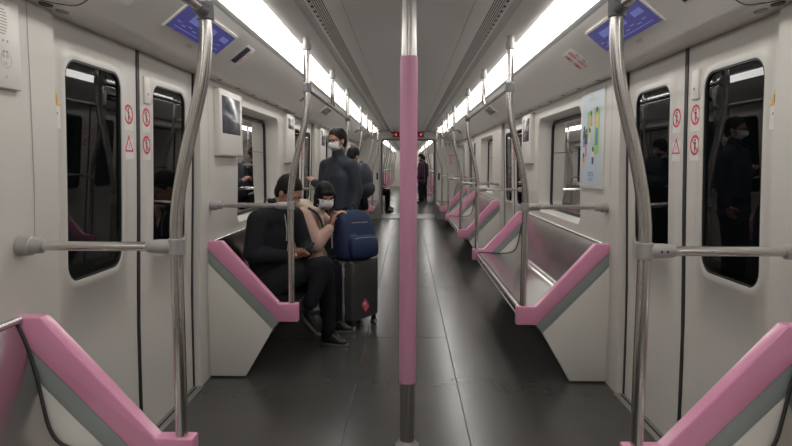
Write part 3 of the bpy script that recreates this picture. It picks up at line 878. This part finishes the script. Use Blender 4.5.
def V(*a): return Vector(a)
def head_frame(yaw, pitch, roll=0):
    """+x = face forward"""
    return Matrix.Rotation(yaw, 3, 'Z') @ Matrix.Rotation(pitch, 3, 'Y') @ Matrix.Rotation(roll, 3, 'X')
def head_prims(c, R, k=1.0):
    c = Vector(c); q = lambda x, y, z: c + R @ (V(x, y, z)*k)
    P = [('e', q(-.012, 0, .030), (.096*k, .075*k, .092*k), R), ('e', q(.018, 0, -.035), (.068*k, .060*k, .078*k), R),
         ('e', q(.052, 0, -.078), (.030*k, .034*k, .026*k), R), ('e', q(.080, 0, -.012), (.012*k, .010*k, .026*k), R), ('e', q(.092, 0, -.024), (.013*k, .014*k, .010*k), R),
         ('e', q(.074, 0, .024), (.014*k, .050*k, .010*k), R), ('e', q(.076, 0, -.056), (.012*k, .024*k, .008*k), R),
         ('e', q(.066, .036, -.022), (.020*k, .020*k, .018*k), R), ('e', q(.066, -.036, -.022), (.020*k, .020*k, .018*k), R)]
    for s in (1, -1):
        P.append(('e', q(-.008, s*.077, -.006), (.020*k, .009*k, .030*k), R))
    return P
def eyes(c, R, root, org, k=1.0):
    c = Vector(c)
    for s in (1, -1):
        m = MB(); p = c + R @ (V(.074, s*.031, .004)*k)
        n_ = 10
        L = [[p + R @ (V(.010*math.cos(t), .014*math.sin(t)*math.cos(a), .0075*math.sin(t)*math.sin(a))*k) for a in [2*PI*j/n_ for j in range(n_)]] for t in (.25, .7, 1.15, 1.57)]
        m.loops(L, 0, True, True, False); m.build('eye', 'ink', root, org)
def hair_cap(c, R, root, org, k=1.0, long=False, fringe=.035):
    c = Vector(c); q = lambda x, y, z: c + R @ (V(x, y, z)*k)
    P = [('e', q(-.020, 0, .040), (.104*k, .086*k, .098*k), R), ('e', q(-.055, 0, -.01), (.062*k, .074*k, .082*k), R)]
    if long:
        P += [('e', q(-.03, 0, -.02), (.085*k, .090*k, .10*k), R), ('c', [(q(.0, .082, .02), .022*k), (q(.0, .084, -.09), .018*k)]), ('c', [(q(.0, -.082, .02), .022*k), (q(.0, -.084, -.09), .018*k)]),
              ('e', q(.058, 0, .052), (.036*k, .066*k, .030*k), R)]
    cuts = [(q(-.004, 0, -.02) if not long else q(0, 0, -.12), R @ V(.75, 0, -.66) if not long else R @ V(0, 0, -1))]
    return blob('hair', P, .006, 'hair', root, org, 3, cuts if not long else [(q(.078, 0, .018), R @ V(.5, 0, -.87)) if False else (q(0, 0, -.12), R @ V(0, 0, -1))])
def face_mask(c, R, root, org, k=1.0, bulge=0.0):
    c = Vector(c); m = MB(); L = []
    for i in range(9):
        z = -.005 - .080*i/8; t = (i - 4)/4
        row = []
        for j in range(17):
            a = -1.25 + 2.5*j/16
            rx = .088 + .014*(1 - t*t) + bulge*(1 - t*t) - (.022 if i > 6 else 0); ry = .066
            nose = .020 * math.exp(-(a/.25)**2) * max(0, 1 - i/5)
            row.append(c + R @ (V((rx + nose)*math.cos(a)**.8 if abs(a) < 1.5 else 0, ry*math.sin(a)*1.05, z)*k))
        L.append(row)
    m.loops(L, 0, close=False)
    L2 = [[p + R @ V(-.0025, 0, 0) for p in l] for l in L]; m.loops(L2, 0, close=False)
    o = m.build('face_mask', 'mask', root, org, smooth=60)
    m = MB()
    for s in (0, 16):
        sg = -1 if s == 0 else 1
        for zz, row in ((-.012, L[1]), (-.078, L[7])):
            m.tube([row[s], c + R @ (V(.0, sg*.088, zz*.4)*k), c + R @ (V(-.016, sg*.088, .002)*k)], .0016, 6)
    m.build('ear_loop', 'mask', o, org)
    return o
def hand(P, wrist, tip_dir, palm_n, side, curl=.6, k=1.0):
    """adds a hand to body prims: palm, four unequal fingers and a thumb leaving the side of the palm"""
    w = Vector(wrist); d = Vector(tip_dir).normalized(); n_ = Vector(palm_n).normalized(); n_ = (n_ - d*n_.dot(d)).normalized(); u = d.cross(n_)*side
    c = w + d*.05*k
    R = Matrix((d, u, n_)).transposed()
    P.append(('e', c, (.050*k, .040*k, .016*k), R))
    for i, (off, ln) in enumerate(((.030, .070), (.010, .080), (-.011, .074), (-.031, .058))):
        b = w + d*.085*k + u*off*k; pts = [(b - d*.03*k, .0095*k), (b, .0095*k)]; a = curl*.6; p = b
        for j in range(3):
            dd = d*math.cos(a) + n_*math.sin(a); p = p + dd*ln*k*(.45, .32, .23)[j]; pts.append((p, (.0085, .0078, .0068)[j]*k)); a += curl
        P.append(('c', pts))
    b = w + d*.025*k + u*.028*k; t1 = b + (d*.55 + u*.75 + n_*.35).normalized()*.038*k; t2 = t1 + (d*.8 + u*.25 + n_*.5).normalized()*.030*k; t3 = t2 + (d*.8 - u*.1 + n_*.6).normalized()*.022*k
    P.append(('c', [(b - u*.01*k, .014*k), (t1, .0105*k), (t2, .0092*k), (t3, .0078*k)]))

def shoe_obj(name, heel, toe, root, org, sole_up=V(0, 0, 1)):
    """lace-up shoe from heel to toe"""
    h, t = Vector(heel), Vector(toe); d = (t - h).normalized(); up = (sole_up - d*sole_up.dot(d)).normalized(); L = (t - h).length
    P = [('c', [(h + up*.045, .036), (h + d*L*.35 + up*.045, .040), (h + d*L*.65 + up*.036, .036), (h + d*L*.9 + up*.028, .027)]), ('c', [(h + up*.05, .038), (h + d*.02 + up*.10, .040)]), ('c', [(h + d*.06 + up*.07, .036), (h + d*.10 + up*.055, .034)])]
    sp = lambda p: p
    o = blob(name, P, .007, 'shoe', root, org, 3, [(h + up*.016, -up)])
    m = MB(); R = Matrix((d, up.cross(d), up)).transposed(); n_ = 24; L0 = []; L1 = []
    for k in range(n_):
        a = 2*PI*k/n_; x = L*.45 + (L*.5 + .035)*math.cos(a); y = (.041 - .004*math.cos(a))*math.copysign(abs(math.sin(a))**.7, math.sin(a))
        L0.append(h + R @ V(x, y, 0)); L1.append(h + R @ V(x, y, .019))
    m.loops([L0, L1], 0, True, True, True); m.build('sole', 'sole', o, org, bevel=.002)
    m = MB()
    for k in range(4):
        q = h + d*(.085 + k*.018) + up*(.098 - k*.011); m.tube([q - (up.cross(d))*.022, q + up*.006, q + (up.cross(d))*.022], .0022, 6)
    m.build('laces', 'navyd', o, org)
    return o

# ---- man in black, seated, looking at his phone
def seated_man():
    root = empty('person', (-1.0, 4.56, 0)); O = root.location
    Y = 4.56
    pel = V(-1.02, Y, .54); chest = V(-1.02, Y, .92); neck = V(-.94, Y - .01, 1.10); hd = V(-.862, Y - .04, 1.183)
    R = head_frame(-.5, .55)
    hipN, hipF = V(-1.0, Y - .09, .535), V(-1.0, Y + .09, .535)
    knF, anF = V(-.625, Y + .13, .56), V(-.61, Y + .13, .10)       # leg on the floor
    knN, anN = V(-.610, Y - .03, .65), V(-.70, Y - .14, .36)       # crossed leg
    shN, shF = V(-1.075, Y - .15, 1.0), V(-.86, Y + .12, 1.01)
    elN, elF = V(-1.10, Y - .22, .755), V(-.775, Y + .12, .765)
    wrN, wrF = V(-.850, Y - .13, .725), V(-.735, Y - .06, .735)
    P = head_prims(hd, R, 1.0)
    P += [('c', [(chest, .08), (neck, .052), (hd + R @ V(-.03, 0, -.05), .050)]), ('c', [(pel, .11), (V(-1.03, Y, .75), .09), (chest, .09)])]
    for h, k, a, sp in ((hipN, knN, anN, anN + V(.01, 0, -.05)), (hipF, knF, anF, anF + V(.03, 0, -.04))):
        P.append(('c', [(h, .075), (k, .052), (a, .036), (sp, .028)]))
    for s, e, w in ((shN, elN, wrN), (shF, elF, wrF)):
        P.append(('c', [(chest + (s - chest)*.4, .055), (s + V(0, 0, -.02), .042), (e, .036), (w, .026)]))
    hand(P, wrN, V(.75, .5, -.02), V(-.1, .3, .95), -1, .45); hand(P, wrF, V(-.15, -.9, .1), V(-.1, .1, .95), 1, .55)
    body = blob('body', P, .0062, 'skin', root, O, 3)
    hair_cap(hd, R, root, O); eyes(hd, R, root, O)
    P = [('c', [(pel + V(.02, 0, -.02), .145), (V(-1.045, Y, .73), .148), (V(-1.02, Y, .90), .145), (V(-.98, Y, .98), .115)]),
         ('c', [(shN + V(.0, .02, -.01), .078), (elN, .064), (wrN - (wrN-elN).normalized()*.015, .043)]),
         ('c', [(shF + V(0, 0, -.01), .078), (elF, .062), (wrF - (wrF-elF).normalized()*.015, .043)]),
         ('c', [(V(-1.03, Y - .09, 1.0), .088), (V(-.91, Y + .06, 1.01), .088)]), ('c', [(V(-.985, Y - .02, 1.03), .085), (V(-.965, Y - .01, 1.085), .066)]),
         ('c', [(pel + V(.03, -.09, .0), .12), (V(-.82, Y - .08, .60), .105)]), ('c', [(pel + V(.03, .09, 0), .12), (V(-.80, Y + .10, .59), .10)])]
    coat = blob('coat', P, .011, 'blackcoat', root, O, 5, label='black zip-up coat')
    m = MB(); m.tube(spline([(-.885, Y - .105, 1.03), (-.868, Y - .125, .93), (-.870, Y - .125, .84)], 4), .004, 6); m.build('zip', 'greytext', coat, O)
    m = MB()
    col = [V(-.955, Y - .01, 1.09) + V(.062*math.cos(a), .066*math.sin(a), .02 - .018*math.cos(a)) for a in [2*PI*k/24 for k in range(24)]]
    m.tube(col + [col[0]], .014, 10, caps=False); m.build('collar', 'blackcoat', coat, O, smooth=80)
    P = [('c', [(pel + V(0, 0, -.03), .13), (hipN + (knN-hipN)*.2, .10), (knN, .072), (anN + V(0, 0, .02), .052)]), ('c', [(pel + V(0, 0, -.03), .13), (hipF + (knF-hipF)*.2, .10), (knF, .074), (V(-.61, Y + .13, .32), .064), (anF + V(0, 0, .0), .058)])]
    blob('trousers', P, .010, 'trouser', root, O, 4, label='loose black trousers')
    shoe_obj('shoe', (-.63, Y + .14, .0), (-.465, Y + .085, .0), root, O)
    shoe_obj('shoe', anN + V(-.05, 0, -.085), anN + V(.05, -.03, -.19), root, O, V(.55, 0, .83))
    return tag(root, 'person in black coat seated on the left bench, legs crossed, looking at a phone', 'person')
seated_man()
m = MB(); c = V(-.735, 4.465, .785)
Rm = Matrix.Rotation(.35, 3, 'Z') @ Matrix.Rotation(-.55, 3, 'Y')
m.box(c - V(.072, .036, .004), c + V(.072, .036, .004), 0, Rm, c); ph = m.build('phone', 'black', None, c, bevel=.003)
ph.location = c; tag(ph, 'black phone held by the seated person in the black coat', 'phone')

# ---- woman in beige-pink coat, seated, hand on backpack
def seated_woman():
    Y = 5.16; root = empty('person', (-1.0, Y, 0)); O = root.location; k = .93
    pel = V(-1.0, Y, .53); chest = V(-.86, Y, .86); neck = V(-.765, Y, 1.00); hd = V(-.680, Y - .04, 1.122)
    R = head_frame(-1.05, .22)
    P = head_prims(hd, R, k)
    P += [('c', [(chest, .08), (neck, .045), (hd + R @ V(-.03, 0, -.05), .045)]), ('c', [(pel, .11), (V(-.95, Y, .70), .09), (chest, .09)])]
    legs = ((V(-1.0, Y - .09, .53), V(-.60, Y - .10, .54), V(-.585, Y - .10, .10)), (V(-1.0, Y + .09, .53), V(-.60, Y + .10, .54), V(-.62, Y + .11, .10)))
    for h, kn, an in legs: P.append(('c', [(h, .07), (kn, .050), (an, .034), (an + V(.03, 0, -.04), .026)]))
    shN, shF = V(-.84, Y - .165, .965), V(-.80, Y + .15, .97)
    elN, elF = V(-.735, Y - .20, .745), V(-.62, Y + .16, .80)
    wrN, wrF = V(-.615, Y - .14, .89), V(-.605, Y + .02, .985)
    for s, e, w in ((shN, elN, wrN), (shF, elF, wrF)): P.append(('c', [(chest + (s-chest)*.4, .065), (s, .05), (e, .037), (w, .023)]))
    hand(P, wrN, V(.25, .15, .9), V(.9, .3, -.1), 1, .5, .92); hand(P, wrF, V(.85, -.25, .12), V(.1, 0, -.95), 1, .45, .92)
    blob('body', P, .0062, 'skin', root, O, 3)
    hair_cap(hd, R, root, O, k*1.02, True); eyes(hd, R, root, O, k); face_mask(hd, R, root, O, k, .006)
    P = [('c', [(pel + V(.02, 0, 0), .15), (V(-.95, Y, .70), .14), (V(-.86, Y, .88), .135), (V(-.82, Y, .96), .10)]), ('c', [(shN, .078), (elN, .068), (wrN - (wrN-elN).normalized()*.03, .042)]), ('c', [(shF, .078), (elF, .066), (wrF - (wrF-elF).normalized()*.03, .042)]),
         ('c', [(V(-.84, Y - .1, .97), .085), (V(-.81, Y + .1, .98), .085)]), ('c', [(pel + V(.05, -.09, .02), .12), (V(-.78, Y - .09, .61), .10)]), ('c', [(pel + V(.05, .09, .02), .12), (V(-.78, Y + .1, .61), .10)])]
    coat = blob('coat', P, .011, 'coatpink', root, O, 4, label='beige-pink winter coat')
    P = [('c', [(V(-.80, Y, 1.00) + V(.085*math.cos(a), .092*math.sin(a), .03 - .03*math.cos(a)), .030 if abs(a - PI) > 1 else .046) for a in [2*PI*j/14 for j in range(15)]]), ('c', [(V(-.72, Y - .05, .97), .026), (V(-.70, Y - .05, .86), .024)])]
    blob('hood', P, .009, 'cream', coat, O, 3, label='cream fleece hood lining')
    m = MB(); m.tube(spline([(-.80, Y - .17, 1.04), (-.735, Y - .13, .99), (-.70, Y - .08, .90), (-.69, Y - .03, .80)], 4), .010, 8); m.build('shoulder_strap', 'ink', coat, O)
    P = []
    for h, kn, an in legs: P.append(('c', [(pel + V(0, 0, -.03), .12), (h + (kn-h)*.2, .092), (kn, .066), (an + V(0, 0, .02), .048)]))
    blob('trousers', P, .010, 'trouser', root, O, 4)
    for h, kn, an in legs: shoe_obj('shoe', (an.x - .03, an.y, 0), (an.x + .14, an.y - .01, 0), root, O)
    return tag(root, 'person in beige-pink coat and white mask seated behind the suitcase', 'person')
seated_woman()

# ---- standing figures
def standing(name_label, base, face, h, hairlong=False, arm=None, coat='puffer', coatlab=None, mask=True, glasses=False, headpitch=.1, fine=True, ponytail=False, headyaw=None):
    root = empty('person', (base[0], base[1], 0)); O = root.location; B = Vector((base[0], base[1], 0)); k = h/1.75
    f = V(math.cos(face), math.sin(face), 0); l = V(-math.sin(face), math.cos(face), 0); z = V(0, 0, 1)
    p = lambda a, b, c: B + (f*a + l*b + z*c)*k
    hd = p(.03, 0, 1.635); R = head_frame(face if headyaw is None else headyaw, headpitch)
    v1 = .0068 if fine else .012
    P = head_prims(hd, R, k) + [('c', [(p(0, 0, 1.28), .08*k), (p(0, 0, 1.48), .050*k), (hd + R @ V(-.03, 0, -.05), .050*k)]), ('c', [(p(0, 0, .95), .10*k), (p(0, 0, 1.12), .085*k), (p(0, 0, 1.28), .085*k)])]
    for s in (1, -1): P.append(('c', [(p(0, s*.09, .93), .085*k), (p(.015, s*.11, .50), .057*k), (p(-.01, s*.12, .09), .038*k), (p(.02, s*.12, .05), .03*k)]))
    arms = []
    for s in (1, -1):
        sh = p(0, s*.172, 1.40)
        if arm and arm[0] == s: el, wr = Vector(arm[1]), Vector(arm[2])
        else: el, wr = p(-.02, s*.225, 1.12), p(.06, s*.215, .88)
        arms.append((s, sh, el, wr)); P.append(('c', [(p(0, s*.09, 1.34), .05*k), (sh - z*.035, .042*k), (el, .038*k), (wr, .027*k)]))
        dd = (wr - el).normalized()
        if arm and arm[0] == s: hand(P, wr, dd + z*.25, V(.2, 0, -1), s, 1.0, k)
        else: hand(P, wr, dd, -l*s + f*.2, -s, .4, k)
    blob('body', P, v1, 'skin', root, O, 3)
    hair_cap(hd, R, root, O, k, hairlong); eyes(hd, R, root, O, k)
    if mask: face_mask(hd, R, root, O, k, .012)
    if glasses:
        m = MB()
        for s in (1, -1):
            c = hd + R @ (V(.096, s*.033, .006)*k); pts = [c + R @ (V(0, .024*math.cos(a), .017*math.sin(a))*k) for a in [2*PI*j/16 for j in range(17)]]
            m.tube(pts, .0022, 6, caps=False); m.tube([hd + R @ (V(.094, s*.057, .010)*k), hd + R @ (V(.0, s*.083, .008)*k)], .0022, 6)
        m.tube([hd + R @ V(.098, .009, .010), hd + R @ V(.098, -.009, .010)], .0022, 6); m.build('glasses', 'lens', root, O)
    P = [('c', [(p(0, b, .80), .125*k), (p(0, b, 1.05), .122*k), (p(0, b, 1.25), .128*k), (p(-.01, b*.8, 1.36), .10*k)]) for b in (-.055, -.02, .02, .055)] + [('c', [(p(-.01, -.10, 1.385), .082*k), (p(-.01, 0, 1.42), .085*k), (p(-.01, .10, 1.385), .082*k)]), ('c', [(p(0, 0, 1.44), .075*k), (p(.01, 0, 1.52), .068*k)]), ('c', [(p(0, -.07, .80), .13*k), (p(0, .07, .80), .13*k)])]
    for s, sh, el, wr in arms: P.append(('c', [(p(0, s*.09, 1.37), .085*k), (sh - z*.02, .072*k), (el, .060*k), (wr - (wr-el).normalized()*.02, .046*k)]))
    c = blob('coat', P, .011, coat, root, O, 4, label=coatlab)
    P = []
    for s in (1, -1): P.append(('c', [(p(0, s*.06, .92), .13*k), (p(.0, s*.095, .75), .095*k), (p(.015, s*.11, .50), .075*k), (p(-.01, s*.12, .10), .060*k)]))
    blob('trousers', P, .012, 'trouser', root, O, 4)
    if coatlab:
        m = MB(); m.tube([p(.150, 0, 1.47), p(.165, 0, 1.30), p(.172, 0, 1.10), p(.168, 0, .90)], .004, 6); m.build('zip', 'ink', c, O)
    for s in (1, -1): shoe_obj('shoe', p(-.04, s*.12, 0), p(.15, s*.135, 0), root, O)
    return tag(root, name_label, 'person')
standing('person in dark puffer coat, glasses and white mask, standing with one hand on the rail', (-.705, 6.40), -2.15, 1.745, arm=(-1, (-.88, 6.48, 1.14), (-.99, 6.57, 1.20)), glasses=True, coatlab='dark grey-blue puffer coat', headpitch=.12, headyaw=-2.25)
standing('person in black with a dark backpack standing at the second left doorway', (-.73, 8.25), .9, 1.60, coat='blackcoat', fine=False, headpitch=.35)

def small_backpack(c, back, lab, sc=1.0, matn='navy'):
    """worn backpack: back = direction away from the wearer"""
    t = empty('backpack', c); C = Vector(c); b = Vector(back).normalized(); l = V(-b.y, b.x, 0); R = Matrix((b, l, V(0, 0, 1))).transposed()
    q = lambda x, y, z: C + R @ (V(x, y, z)*sc)
    P = [('e', q(.0, 0, .0), (.11*sc, .16*sc, .24*sc), R), ('e', q(.0, 0, -.10), (.12*sc, .165*sc, .14*sc), R)]
    blob('bag', P, .012, matn, t, C, 3)
    blob('front_pocket', [('e', q(.085, 0, -.10), (.06*sc, .12*sc, .10*sc), R)], .012, matn, t, C, 3)
    m = MB()
    for s in (1, -1): m.tube(spline([q(-.02, s*.10, .20), q(-.14, s*.12, .20), q(-.26, s*.12, .08), q(-.22, s*.14, -.10), q(-.06, s*.13, -.18)], 4), .014, 8)
    m.build('shoulder_strap', 'greytext', t, C); m = MB(); m.tube(spline([q(-.04, -.04, .22), q(-.03, 0, .26), q(-.04, .04, .22)], 4), .007, 8); m.build('handle', 'navyd', t, C)
    return tag(t, lab, 'backpack')
small_backpack((-.57, 8.12, 1.17), (.85, -.50, 0), 'dark backpack with pale straps worn by the person in black', 1.0, 'puffer')

# people in the car beyond the gangway
def far_sitter(x, Y, lab, coat):
    s = 1 if x > 0 else -1; root = empty('person', (x, Y, 0)); O = root.location
    g = lambda a, b, c: V(s*(1.0 - a), Y + b, c)
    pel, chest, hd = g(0, 0, .55), g(.02, 0, .95), g(.10, -.02, 1.23); R = head_frame(PI if s > 0 else 0, .3)
    P = head_prims(hd, R) + [('c', [(pel, .12), (chest, .12), (g(.06, 0, 1.12), .055), (hd, .05)])]
    for b in (-.11, .11): P.append(('c', [(g(0, b, .53), .075), (g(.42, b, .56), .055), (g(.42, b, .1), .038), (g(.45, b, .05), .03)])); P.append(('c', [(chest, .07), (g(.02, b*1.7, 1.05), .055), (g(.1, b*2, .78), .042), (g(.33, b, .72), .028)])); hand(P, g(.33, b, .72), V(-s, 0, 0), V(0, 0, 1), 1, .5)
    blob('body', P, .011, 'skin', root, O, 3); hair_cap(hd, R, root, O, 1, False)
    blob('coat', [('c', [(pel, .15), (chest, .155), (g(.04, 0, 1.05), .10)])] + [('c', [(g(.02, b*1.6, 1.05), .085), (g(.1, b*2, .78), .068), (g(.31, b, .72), .045)]) for b in (-.11, .11)], .014, coat, root, O, 3)
    blob('trousers', [('c', [(pel, .13), (g(.1, b, .55), .09), (g(.42, b, .56), .072), (g(.42, b, .12), .055)]) for b in (-.11, .11)], .014, 'trouser', root, O, 3)
    for b in (-.11, .11): shoe_obj('shoe', g(.39, b, 0), g(.58, b, 0), root, O)
    return tag(root, lab, 'person')
far_sitter(-1.0, 18.1, 'person in pale pink coat and dark trousers seated just beyond the gangway', 'coatpink')
far_sitter(-1.0, 18.9, 'person in all dark clothes seated on the left beyond the gangway', 'puffer')
M['plum'] = mat('cloth_plum', (.035, .010, .025), .8)
standing('person in a dark plum coat standing on the right in the car beyond the gangway', (.50, 22.0), PI*.9, 1.74, coat='plum', fine=False)
standing('person in a black coat standing deeper in the car beyond the gangway, right side', (.62, 24.0), PI*.7, 1.70, coat='blackcoat', fine=False)

# ------------------------------------------------------------------ suitcase and backpack
ang = math.atan2(-.14, .23)
t = empty('suitcase', (-.425, 5.245, 0), 0); O = t.location
U = V(math.cos(ang), math.sin(ang), 0); Wv = V(-math.sin(ang), math.cos(ang), 0)      # U along narrow face, W along wide face
CC = Vector(O) + V(-.012, -.012, 0); hw, hl = .115, .19
RR = Matrix((U, Wv, V(0, 0, 1))).transposed()
def sbox(mb, a, b, m_=0):
    n0 = len(mb.v); mb.box(a, b, m_)
    for i in range(n0, len(mb.v)): mb.v[i] = tuple(CC + RR @ Vector(mb.v[i]))
m = MB(); sbox(m, (-hw, -hl, .085), (-.003, hl, .60)); m.build('back_shell', 'case', t, O, bevel=.028, seg=4, label='dark grey ribbed shell half')
m = MB(); sbox(m, (.003, -hl, .085), (hw, hl, .60)); sh2 = m.build('front_shell', 'case', t, O, bevel=.028, seg=4)
m = MB()
for y in (-.13, -.085, -.04, .005, .05, .095, .14): sbox(m, (hw - .001, y - .007, .10), (hw + .0012, y + .007, .56))
m.build('ribs', 'case', sh2, O)
m = MB(); sbox(m, (-.020, -hl - .006, .09), (-.006, hl + .006, .59)); sbox(m, (.006, -hl - .006, .09), (.020, hl + .006, .59)); sbox(m, (-.012, -hl + .03, .597), (.012, hl - .03, .603)); m.build('frame_strip', 'casem', t, O)
for zz in (.19, .50):
    m = MB(); sbox(m, (-.030, -hl - .014, zz - .04), (.030, -hl - .001, zz + .04)); m.build('latch', 'casem', t, O, bevel=.003)
m = MB(); sbox(m, (-.018, -.07, .598), (.018, -.055, .615)); sbox(m, (-.018, .055, .598), (.018, .07, .615)); sbox(m, (-.012, -.07, .61), (.012, .07, .620)); m.build('top_handle', 'black', t, O, bevel=.003)
for a in (-1, 1):
    for b in (-1, 1):
        c = CC + RR @ V(a*(hw - .035), b*(hl - .035), 0)
        m = MB(); m.tube([c + V(0, 0, .088), c + V(0, 0, .045)], [.022, .017], 14); w_ = m.build('wheel_mount', 'black', t, O)
        m = MB()
        for e in (-1, 1): m.tube([c + U*e*.006 + V(0, 0, .030), c + U*e*.017 + V(0, 0, .030)], .030, 20)
        k_ = m.build('wheel', 'black', w_, O)
        m = MB(); m.tube([c - U*.0185 + V(0, 0, .030), c + U*.0185 + V(0, 0, .030)], .018, 14); m.build('hub', 'casem', w_, O)
m = MB(); q = CC + RR @ V(hw + .0030, -.02, .205)
a1 = (Wv*.8 + V(0, 0, .6)).normalized(); a2 = (V(0, 0, .8) - Wv*.6).normalized()
P4 = [q + a1*x*.45 + a2*y*.45 for x, y in ((-.08, -.11), (.08, -.11), (.08, .11), (-.08, .11))]
m.poly(P4, 0); q2 = q + U*.0008
quad(m, q2 + a2*.02, a1, a2, .028, .028, 1); glyphs(m, q2 - a2*.02, a1, a2, .05, .014, 4, 1)
m.build('sticker', ['pinkred', 'paper'], t, O, label='tilted red sticker')
tag(t, 'dark grey hard-shell suitcase with a red sticker standing in the aisle beside the seated pair', 'suitcase')

t = empty('backpack', (-.43, 5.20, .625)); O = t.location
f = V(.62, -.78, 0); l = V(.78, .62, 0); R3 = Matrix((f, l, V(0, 0, 1))).transposed()
B0 = V(-.435, 5.19, .603)
q = lambda x, y, z: B0 + R3 @ (V(x, y, z)*1.10)
def superbag(name, secs, par, lab=None):
    """padded bag body: rounded rectangular sections (z, x centre, half depth, half width)"""
    L = []; n_ = 40
    for zz, xc, hx, hy in secs:
        row = []
        for k in range(n_):
            a = 2*PI*k/n_; e = .55
            x = hx*math.copysign(abs(math.cos(a))**e, math.cos(a)); y = hy*math.copysign(abs(math.sin(a))**e, math.sin(a))
            wr = 1 + .018*math.sin(a*5 + zz*31) + .012*math.sin(a*9 - zz*47)
            row.append(q(xc + x*wr, y*wr, zz))
        L.append(row)
    mb = MB(); mb.loops(L, 0, True, True, True); return mb.build(name, 'navy', par, O, smooth=60, label=lab)
superbag('bag', [(0, -.01, .085, .135), (.008, -.01, .100, .148), (.03, -.01, .108, .158), (.08, -.01, .110, .162), (.15, -.012, .104, .162), (.21, -.016, .098, .158), (.27, -.024, .088, .150), (.315, -.032, .078, .135), (.345, -.038, .064, .112), (.362, -.042, .045, .080), (.368, -.044, .02, .04)], t, 'navy blue main bag')
superbag('front_pocket', [(.015, .105, .030, .09), (.022, .110, .042, .108), (.05, .112, .052, .118), (.10, .112, .054, .120), (.15, .106, .048, .118), (.175, .098, .036, .108), (.185, .09, .02, .09)], t)
m = MB()
for zz, w in ((.29, .13),):
    m.tube(spline([q(-.024 + .092*math.cos(a), .150*math.sin(a), .262 + .018*math.cos(a)) for a in [-1.5, -1.0, -.5, 0, .5, 1.0, 1.5]], 4), .0035, 6)
m.tube(spline([q(.135, -.09, .168), q(.150, 0, .172), q(.135, .09, .168)], 4), .003, 6)
m.build('zip', 'greytext', t, O)
m = MB(); m.tube(spline([q(-.05, -.03, .385), q(-.04, 0, .42), q(-.05, .03, .385)], 5), .008, 8); m.build('handle', 'navyd', t, O)
m = MB()
for s in (-.075, .075): m.tube(spline([q(-.07, s, .36), q(-.135, s, .33), q(-.15, s, .20), q(-.12, s, .06)], 5), .014, 8)
m.build('shoulder_strap', 'navyd', t, O)
m = MB(); m.tube(spline([q(-.10, -.13, .36), q(-.09, -.155, .24), q(-.07, -.165, .08)], 5), .006, 8); m.build('pale_webbing', 'frame', t, O, label='pale webbing strap')
m = MB(); glyphs(m, q(.088, -.075, .19), l, V(0, 0, 1), .06, .014, 5, 0); m.build('stitched_mark', 'greytext', t, O)
tag(t, 'navy blue backpack resting on top of the dark suitcase', 'backpack')

# ------------------------------------------------------------------ world, camera, view
w = bpy.data.worlds.new('world'); bpy.context.scene.world = w; w.use_nodes = True
w.node_tree.nodes['Background'].inputs[0].default_value = (.004, .0045, .005, 1)
w.node_tree.nodes['Background'].inputs[1].default_value = 1.0
cam = bpy.data.cameras.new('camera'); co = bpy.data.objects.new('camera', cam); COL.objects.link(co)
cam.sensor_width = 36; cam.lens = 620/792*36; cam.clip_start = .02; cam.clip_end = 100
pit = math.atan(59.5/620); yaw = math.atan(11/620)
co.location = (0, 0, 1.40)
co.rotation_euler = (Matrix.Rotation(yaw, 4, 'Z') @ Matrix.Rotation(PI/2 - pit, 4, 'X') @ Matrix.Rotation(math.radians(.2), 4, 'Z')).to_euler()
sc = bpy.context.scene; sc.camera = co
sc.view_settings.view_transform = 'Standard'; sc.view_settings.look = 'None'; sc.view_settings.gamma = 1; sc.view_settings.use_curve_mapping = False
sc.view_settings.exposure = 0.0
